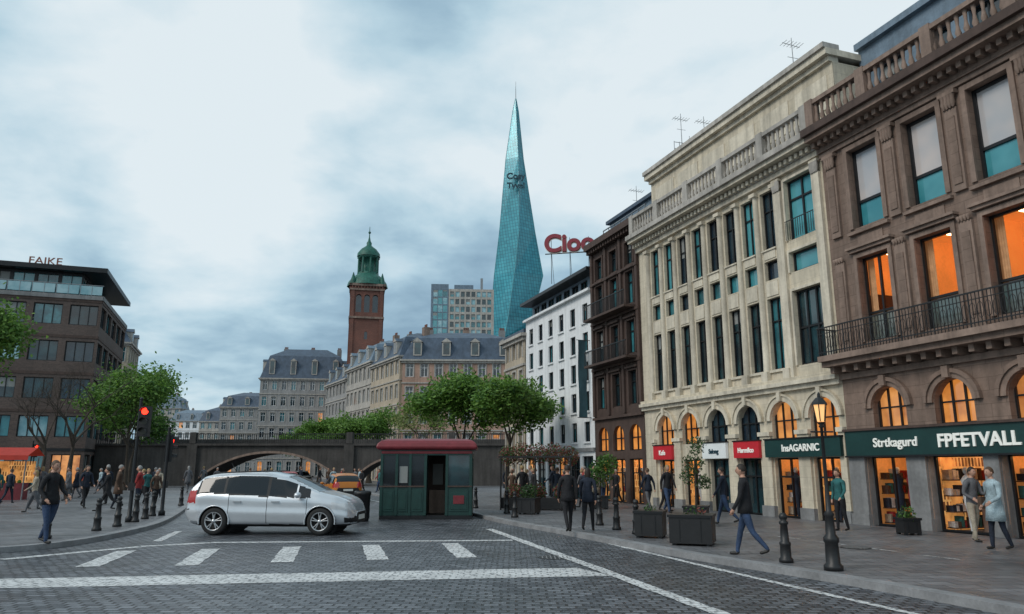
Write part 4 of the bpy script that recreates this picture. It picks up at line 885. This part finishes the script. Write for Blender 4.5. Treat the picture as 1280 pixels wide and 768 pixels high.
# ------------------------------------------------------------------ car
def car(name,loc,heading,scale,paint,res=1.0):
    NX=int(300*res); xs=np.linspace(-2.2,2.2,NX)
    def pr(px,py,k=.1):
        y=np.interp(xs,px,py); kk=max(1,int(k*NX/4.4)); yp=np.pad(y,kk,mode='edge'); y=np.convolve(yp,np.ones(2*kk+1)/(2*kk+1),'valid'); return y
    top=pr([-2.2,-2.16,-2.08,-1.97,-1.8,-1.5,-.8,-.1,.4,.85,1.28,1.75,2.0,2.13,2.2],[.68,.98,1.12,1.27,1.44,1.51,1.56,1.55,1.46,1.26,1.06,.95,.85,.72,.5],.06)
    belt=pr([-2.2,-2.12,-1.6,-1,0,1,1.3,1.75,2.0,2.2],[.62,.94,1.01,.97,.92,.89,.88,.82,.72,.46])
    hw=pr([-2.2,-2.1,-1.8,-1,1,1.7,2.0,2.12,2.2],[.6,.76,.86,.89,.89,.84,.74,.62,.45],.05)
    bot=pr([-2.2,-2.05,-1.6,1.7,2.05,2.2],[.4,.27,.2,.2,.22,.3])
    belt=np.minimum(belt,top-.03)
    rows=[]; NR=int(72*res)
    for i,x in enumerate(xs):
        t,b,w,bo=top[i],belt[i],hw[i],bot[i]; c=min(1,max(0,(t-b-.12)/.3)); wr=w*(.93*(1-c)+.72*c)
        m=bo+(b-bo)*.45
        cp=[(0,bo),(.8*w,bo),(.95*w,bo+.1),(.985*w,m-.06),(w,m+.02),(.975*w,m+.14),(.985*w,b-.1*(b-bo)),(.95*w,b),(.93*w,b+.03*c),(wr+ .02*c,b+(t-b)*(.86)),(wr*.85,b+(t-b)*.955),(wr*.45,t-.008),(0,t)]
        d=[0]
        for a,q in zip(cp,cp[1:]): d.append(d[-1]+math.hypot(a[0]-q[0],a[1]-q[1])+1e-5)
        tt=np.linspace(0,d[-1],NR); yy=np.interp(tt,d,[a[0] for a in cp]); zz=np.interp(tt,d,[a[1] for a in cp])
        yy=np.convolve(np.pad(yy,1,mode='edge'),[.25,.5,.25],'valid'); zz=np.convolve(np.pad(zz,1,mode='edge'),[.25,.5,.25],'valid'); yy[0]=yy[-1]=0
        half=list(zip(yy,zz)); rows.append([(x,-a,z_) for a,z_ in half]+[(x,a,z_) for a,z_ in half[-2:0:-1]])
    E=empty(name,loc,heading,scale); mb=MB(); nn=len(rows[0])
    for r0 in rows: mb.v+=r0
    for a in range(NX-1):
        for q in range(nn):
            q2=(q+1)%nn; P4=[rows[a][q],rows[a][q2],rows[a+1][q2],rows[a+1][q]]; cx=sum(p[0] for p in P4)/4; cy=abs(sum(p[1] for p in P4)/4); cz=sum(p[2] for p in P4)/4
            if cy>.45 and (math.hypot(cx+1.33,cz-.33)<.385 or math.hypot(cx-1.37,cz-.33)<.385): continue
            t,b,w=top[a],belt[a],hw[a]; mt=paint; c=min(1,max(0,(t-b-.12)/.3)); wr=w*(.93*(1-c)+.72*c)
            side_hi=b+(t-b)*.80
            if cy>wr*.97 and cz>b+.035 and cz<side_hi and -1.9+(cz-b)*.25<cx<1.08:
                mt='car_glass'
                if abs(cx+1.12)<.03 or abs(cx-.0)<.035 or abs(cx-.74)<.022: mt='plastic_black' if cx<.1 else paint
            elif cy>wr*.97 and b+.012<cz<b+.035 and -1.86<cx<1.1: mt='plastic_black'
            elif cy<wr*.88 and .42<cx<1.24 and cz>b: mt='car_glass'
            elif cy<.62 and cx<-1.8 and 1.1<cz<1.42: mt='car_glass'
            elif cx>1.62 and cy>.42 and cz<.80-(cx-1.62)*.10 and cz>.62+.10*(2.0-cx) : mt='lamp_clear'
            elif cx<-1.86 and cy>.5 and .78<cz<1.08: mt='lamp_red'
            elif cz<.27: mt='plastic_black'
            elif cx>2.06 and .3<cz<.46 and cy<.55: mt='plastic_black'
            elif cx>1.95 and .3<cz<.42 and cy>.5: mt='plastic_black'
            elif cy>.6 and .28<cz<b+.02 and min(abs(cx+.98),abs(cx),abs(cx-1.02))<.0085: mt='plastic_black'
            elif 1.26<cx<1.285 and cz>b-.05 and cy<.7: mt='plastic_black'
            elif cx<-1.88 and cy>.6 and abs(cz-.62)<.008: mt='plastic_black'
            mb.f.append((a*nn+q,(a+1)*nn+q,(a+1)*nn+q2,a*nn+q2)); mb.m.append(mb.mi(mt)); mb.sm.append(True)
    for a in (0,NX-1): mb.f.append(tuple(a*nn+q for q in range(nn))); mb.m.append(mb.mi('plastic_black')); mb.sm.append(False)
    mb.obj('bodywork',E)
    for nm,cx in (('rear_wheels',-1.33),('front_wheels',1.37)):
        W_=MB(); Lr=MB()
        for sd in (-1,1):
            pr_=[(.2,.87),(.225,.885),(.3,.885),(.325,.865),(.335,.83),(.335,.70),(.32,.67)]
            n_=32
            W_.grid([[(cx+r*math.cos(2*math.pi*j/n_),sd*y,.335+r*math.sin(2*math.pi*j/n_)) for j in range(n_)] for r,y in pr_],'rubber',True,True)
            W_.grid([[(cx+r*math.cos(2*math.pi*j/n_),sd*y,.335+r*math.sin(2*math.pi*j/n_)) for j in range(n_)] for r,y in ((.215,.888),(.205,.87),(.19,.8),(.02,.79))],'plastic_black',True,True)
            W_.grid([[(cx+r*math.cos(2*math.pi*j/n_),sd*y,.335+r*math.sin(2*math.pi*j/n_)) for j in range(n_)] for r,y in ((.228,.889),(.208,.893),(.2,.86))],'rim',True,True)
            for s_ in range(5):
                for off in (-.13,.13):
                    a=s_*2*math.pi/5+.3; a1=a+off*.4; a2=a+off*1.3
                    p1=(cx+.04*math.cos(a1),sd*.875,.335+.04*math.sin(a1)); p2=(cx+.21*math.cos(a2),sd*.88,.335+.21*math.sin(a2)); W_.tube(p1,p2,.02,.016,'rim',5)
            W_.grid([[(cx+r*math.cos(2*math.pi*j/12),sd*y,.335+r*math.sin(2*math.pi*j/12)) for j in range(12)] for r,y in ((.06,.87),(.05,.895),(0.001,.9))],'rim',True,True)
            m_=20; Lr.grid([[(cx+.39*math.cos(math.pi*(j/m_*1.16-.08)),sd*y,.33+.39*math.sin(math.pi*(j/m_*1.16-.08))) for j in range(m_+1)] for y in (.5,.86)],'plastic_black',True)
            Lr.grid([[(cx+r*math.cos(math.pi*(j/m_*1.1-.05)),sd*y,.33+r*math.sin(math.pi*(j/m_*1.1-.05))) for j in range(m_+1)] for r,y in ((.372,.86),(.375,.897),(.395,.897),(.4,.86))],paint,True)
            Lr.poly([(cx+.39*math.cos(2*math.pi*j/20),sd*.5,.33+.39*math.sin(2*math.pi*j/20)) for j in range(20)],'plastic_black')
        W_.obj(nm,E); Lr.obj(nm[:-7]+'_arch_liners',E)
    T=MB()
    for sd in (-1,1):
        T.ball((.82,sd*.99,.98),(.09,.11,.075),paint,12,8); T.tube((.82,sd*.86,.93),(.82,sd*.95,.96),.025,.025,'plastic_black')
        for hx in (-.86,.12): T.box(hx,hx+.2,sd*.893-.018,sd*.893+.018,.80,.83,'rim')
        T.tube((-1.5,sd*.6,1.52),(-.0,sd*.61,1.57),.018,.018,'plastic_black')
    T.box(2.16,2.225,-.26,.26,.36,.47,'plate'); T.box(-2.225,-2.17,-.26,.26,.6,.71,'plate'); T.tube((-1.2,0,1.55),(-1.35,0,1.77),.01,.006,'plastic_black'); T.obj('trim',E)
    return E
car('silver_hatchback_car',(-6.85,22.6,.004),D2R(-3),1.12,'car_silver')
for x_,y_,p,hd in ((-21,58,'car_white',110),(-18.8,64,'car_red',110),(-9.8,44,'car_orange',112),(-24,70,'car_black',110),(-21.5,78,'car_black',-68),(-29,92,'car_white',110),(-16.8,50,'car_red',110),(-27.5,84,'car_orange',-68)):
    car('distant_car',(x_,y_,.004),D2R(hd),1,p,.4)
# ------------------------------------------------------------------ people
def person(name,x,y,heading,top='navy',legs='jeans',hair='hair_dark',H_=1.76,stride=.35,arm=.3,elbow=.3,z=.12,fingers=False,longhair=False,coat=False,bag=False,lean=0.0):
    V=[];Ed=[];Rd=[];Tg=[]
    def add(p,r,par,tag):
        V.append(Vector(p));Rd.append(r)
        if par is not None: Ed.append((par,len(V)-1));Tg.append(tag)
        return len(V)-1
    pel=add((0,0,.95),.13,None,''); sp_=add((0,.0,1.1),.118,pel,'top'); ch=add((0,.0+lean*.2,1.29),.14,sp_,'top'); nb=add((0,-.01+lean*.3,1.44),.085,ch,'top'); nk=add((0,.01+lean*.36,1.53),.052,nb,'skin'); hb=add((0,.02+lean*.38,1.6),.055,nk,'skin')
    for sd,ph in ((1,1),(-1,-1)):
        a=stride*ph; k=.08 if a>0 else .08+abs(a)*1.1
        hip=add((sd*.095,0,.88),.098,pel,'legs'); p=Vector((sd*.095,0,.88)); kn=p+Vector((sd*.0,math.sin(a),-math.cos(a)))*.42; th=add(p*.5+kn*.5,.085,hip,'legs'); i1=add(kn,.06,th,'legs')
        an=kn+Vector((0,math.sin(a-k),-math.cos(a-k)))*.40; cf=add(kn*.6+an*.4,.058,i1,'legs'); i2=add(an,.042,cf,'legs')
        ft=(0 if a>=0 else -.5*abs(a)/.35*.8); he=add(an+Vector((0,-.03,-.045)),.036,i2,'shoe') ; toe=an+Vector((0,.16*math.cos(ft),-.045+.16*math.sin(ft))); add(toe,.032,he,'shoe')
        b=-arm*ph; s_=Vector((sd*.175,lean*.28,1.41)); sh=add(s_,.072,nb,'top'); el=s_+Vector((sd*.22,math.sin(b),-math.cos(b))).normalized()*.29; ua=add(s_*.5+el*.5,.06,sh,'top'); ie=add(el,.05,ua,'top')
        wr=el+Vector((-sd*.05,math.sin(b+elbow),-math.cos(b+elbow))).normalized()*.25; iw=add(wr,.034,ie,'top'); dd=(wr-el).normalized(); pm=wr+dd*.06; ip=add(pm,.034,iw,'skin')
        if fingers:
            ax=Vector((0,1,0)) if abs(dd.y)<.8 else Vector((0,0,1))
            for q in range(4):
                b0=pm+dd*.03+ax*(-.03+.02*q); L=[.03,.038,.036,.028][q]; f1=add(b0,.011,ip,'skin'); f2=add(b0+dd*L+Vector((-sd*.008,0,0)),.0095,f1,'skin'); add(b0+dd*L*1.7+Vector((-sd*.03,0,0)),.008,f2,'skin')
            t1=add(wr+dd*.04+ax*.035+Vector((-sd*.01,0,0)),.012,iw,'skin'); add(wr+dd*.075+ax*.05+Vector((-sd*.015,0,0)),.0095,t1,'skin')
        else: add(pm+dd*.08+Vector((-sd*.015,0,0)),.02,ip,'skin')
    me=bpy.data.meshes.new('tmp'); me.from_pydata(V,Ed,[]); o=bpy.data.objects.new('tmp',me); COL.objects.link(o)
    o.modifiers.new('s','SKIN')
    bm=bmesh.new(); bm.from_mesh(me); ly=bm.verts.layers.skin.verify()
    for i,v in enumerate(bm.verts): v[ly].radius=(Rd[i],Rd[i]); v[ly].use_root=(i==0)
    bm.to_mesh(me); bm.free()
    ss=o.modifiers.new('u','SUBSURF'); ss.levels=1; ss.render_levels=1
    bpy.context.view_layer.update(); m2=bpy.data.meshes.new_from_object(o.evaluated_get(bpy.context.evaluated_depsgraph_get())); bpy.data.objects.remove(o)
    m2.materials.clear(); tags={'top':0,'legs':1,'skin':2,'shoe':3}
    for k in ('cloth_'+top,'cloth_'+legs,'skin','shoe'): m2.materials.append(M[k])
    segs=[(V[a],V[b],t,(Rd[a]+Rd[b])/2) for (a,b),t in zip(Ed,Tg)]
    for p in m2.polygons:
        c=p.center; best=None
        for a,b,t,rr in segs:
            d=b-a; u=max(0,min(1,(c-a).dot(d)/max(d.length_squared,1e-9))); dist=(c-(a+d*u)).length-rr*.8
            if best is None or dist<best[0]: best=(dist,t)
        tg=best[1]
        if tg=='legs' and c.z>.9: tg='top'
        p.material_index=tags[tg]; p.use_smooth=True
    zmin=min(v.co.z for v in m2.vertices); sc=H_/1.76
    E=empty(name,(x,y,z-zmin*sc),heading,sc)
    bo=bpy.data.objects.new('body',m2); COL.objects.link(bo); bo.parent=E
    hd=MB(); hy=.035+lean*.42; hz=1.655
    rows=[];n_=16;m_=12
    for i in range(m_+1):
        a=-math.pi/2+math.pi*i/m_; row=[]
        for j in range(n_):
            t=2*math.pi*j/n_; r_=math.cos(a); px=.076*r_*math.cos(t); py=.094*r_*math.sin(t); pz=.118*math.sin(a)
            if pz<0: px*=1-.25*(-pz/.118); py*=(1-.1*(-pz/.118)) if py>0 else (1-.3*(-pz/.118))
            if abs(math.sin(t)-1)<.02 and -.035<pz<.01: py+=.022
            row.append((px,hy+py,hz+pz))
        rows.append(row)
    hd.grid(rows,'skin',True,True)
    for sd in (-1,1):
        hd.ball((sd*.077,hy-.005,hz-.005),(.012,.02,.032),'skin',6,5); hd.ball((sd*.03,hy+.083,hz+.008),(.012,.008,.007),'eye',6,5); hd.box(sd*.03-.016,sd*.03+.016,hy+.084,hy+.09,hz+.026,hz+.031,hair)
    hd.box(-.022,.022,hy+.08,hy+.088,hz-.058,hz-.048,'lip'); hd.obj('head',E)
    hr=MB(); rows=[]
    for i in range(9):
        a=-.25+(math.pi/2+.25)*i/8; row=[]
        for j in range(16):
            t=2*math.pi*j/16; k=math.sin(t); aa=a if k<.3 else max(a,.55*(min(1,(k-.3)/.3)))
            row.append((.086*math.cos(aa)*math.cos(t),hy-.008+.104*math.cos(aa)*math.sin(t),hz+.012+.122*math.sin(aa)))
        rows.append(row)
    hr.grid(rows,hair,True,True)
    if longhair: hr.lathe(0,hy-.05,[(.06,hz-.2),(.085,hz-.12),(.085,hz),(.07,hz+.05)],hair,10,True,1,.75)
    hr.obj('hair',E)
    if coat:
        c=MB(); c.lathe(0,0,[(.165,1.12),(.185,.98),(.205,.8),(.235,.6),(.225,.6)] if coat==1 or coat is True else [(.16,1.1),(.18,.95),(.19,.82),(.18,.82)],'cloth_'+top,16,True,1,.8); c.obj('coat_skirt',E)
    cl=MB(); cl.lathe(0,-.005+lean*.3,[(.085,1.44),(.078,1.5),(.07,1.52),(.062,1.48)],'cloth_'+top,12); cl.obj('collar',E)
    if bag:
        g2=MB(); g2.box(.2,.31,-.15,.15,.85,1.12,'cloth_brown'); g2.tube((.25,0,1.12),(.1,.02,1.46),.012,.012,'cloth_brown'); g2.obj('shoulder_bag',E,bevel=.02)
    return E
PI=math.pi
person('pedestrian_man',4.75,15.7,D2R(65),'black','jeans','hair_dark',1.8,.3,.2,.3,fingers=True,coat=2)
person('pedestrian_man',1.55,21.3,D2R(8),'black','black','hair_dark',1.8,.28,.2,.2,fingers=True,coat=2)
person('pedestrian_woman',2.15,21.7,D2R(-15),'navy','black','hair_dark',1.72,.3,.2,.3,fingers=True,coat=2,longhair=True)
person('pedestrian_man',11.15,18.6,D2R(200),'grey','beige','hair_dark',1.72,.1,.2,1.3,fingers=True,lean=.1)
person('pedestrian_woman',10.6,16.9,D2R(100),'ltblue','navy','hair_brown',1.72,.15,.2,.9,fingers=True,coat=True,bag=True)
person('pedestrian_man',-11.0,18.3,D2R(-110),'black','jeans','hair_brown',1.88,.2,.15,.9,fingers=True,coat=2)
person('pedestrian_man',-11.9,19.9,D2R(-120),'brown','jeans','hair_dark',1.78,.25,.2,.4,fingers=True)
person('pedestrian_man',-16.6,31.5,D2R(110),'black','black','hair_dark',1.8,.5,.3,.4,lean=.15)
person('pedestrian_man',6.7,24.3,D2R(60),'navy','jeans','hair_dark',1.76,.35,.3,.3)
person('pedestrian_woman',9.3,21.8,D2R(120),'teal','black','hair_brown',1.66,.1,.2,.6)
cr=random.Random(5); tops=['black','navy','grey','navy','beige','grey','teal','brown','ltblue','black','black','red']
def crowd(n,fx):
    for _ in range(n):
        x_,y_=fx(); person('pedestrian',x_,y_,cr.uniform(0,2*PI),cr.choice(tops),cr.choice(['jeans','black','navy','grey']),cr.choice(['hair_dark','hair_brown','hair_grey','hair_blond']),cr.uniform(1.6,1.85),cr.uniform(.05,.35),cr.uniform(.1,.4),cr.uniform(.1,.8),longhair=cr.random()<.4,coat=cr.choice((0,0,1,2)))
def f1():
    y=cr.uniform(30,54); return (-y*cr.uniform(.46,.68),y)
crowd(26,f1)
def f2():
    y=cr.uniform(30,46); return (-.357*y+cr.uniform(10.8,17.8)+1.3,y)
crowd(24,f2)
def f3():
    y=cr.uniform(54,72); return (-.357*y+cr.uniform(-4.5,12),y)
crowd(18,f3)
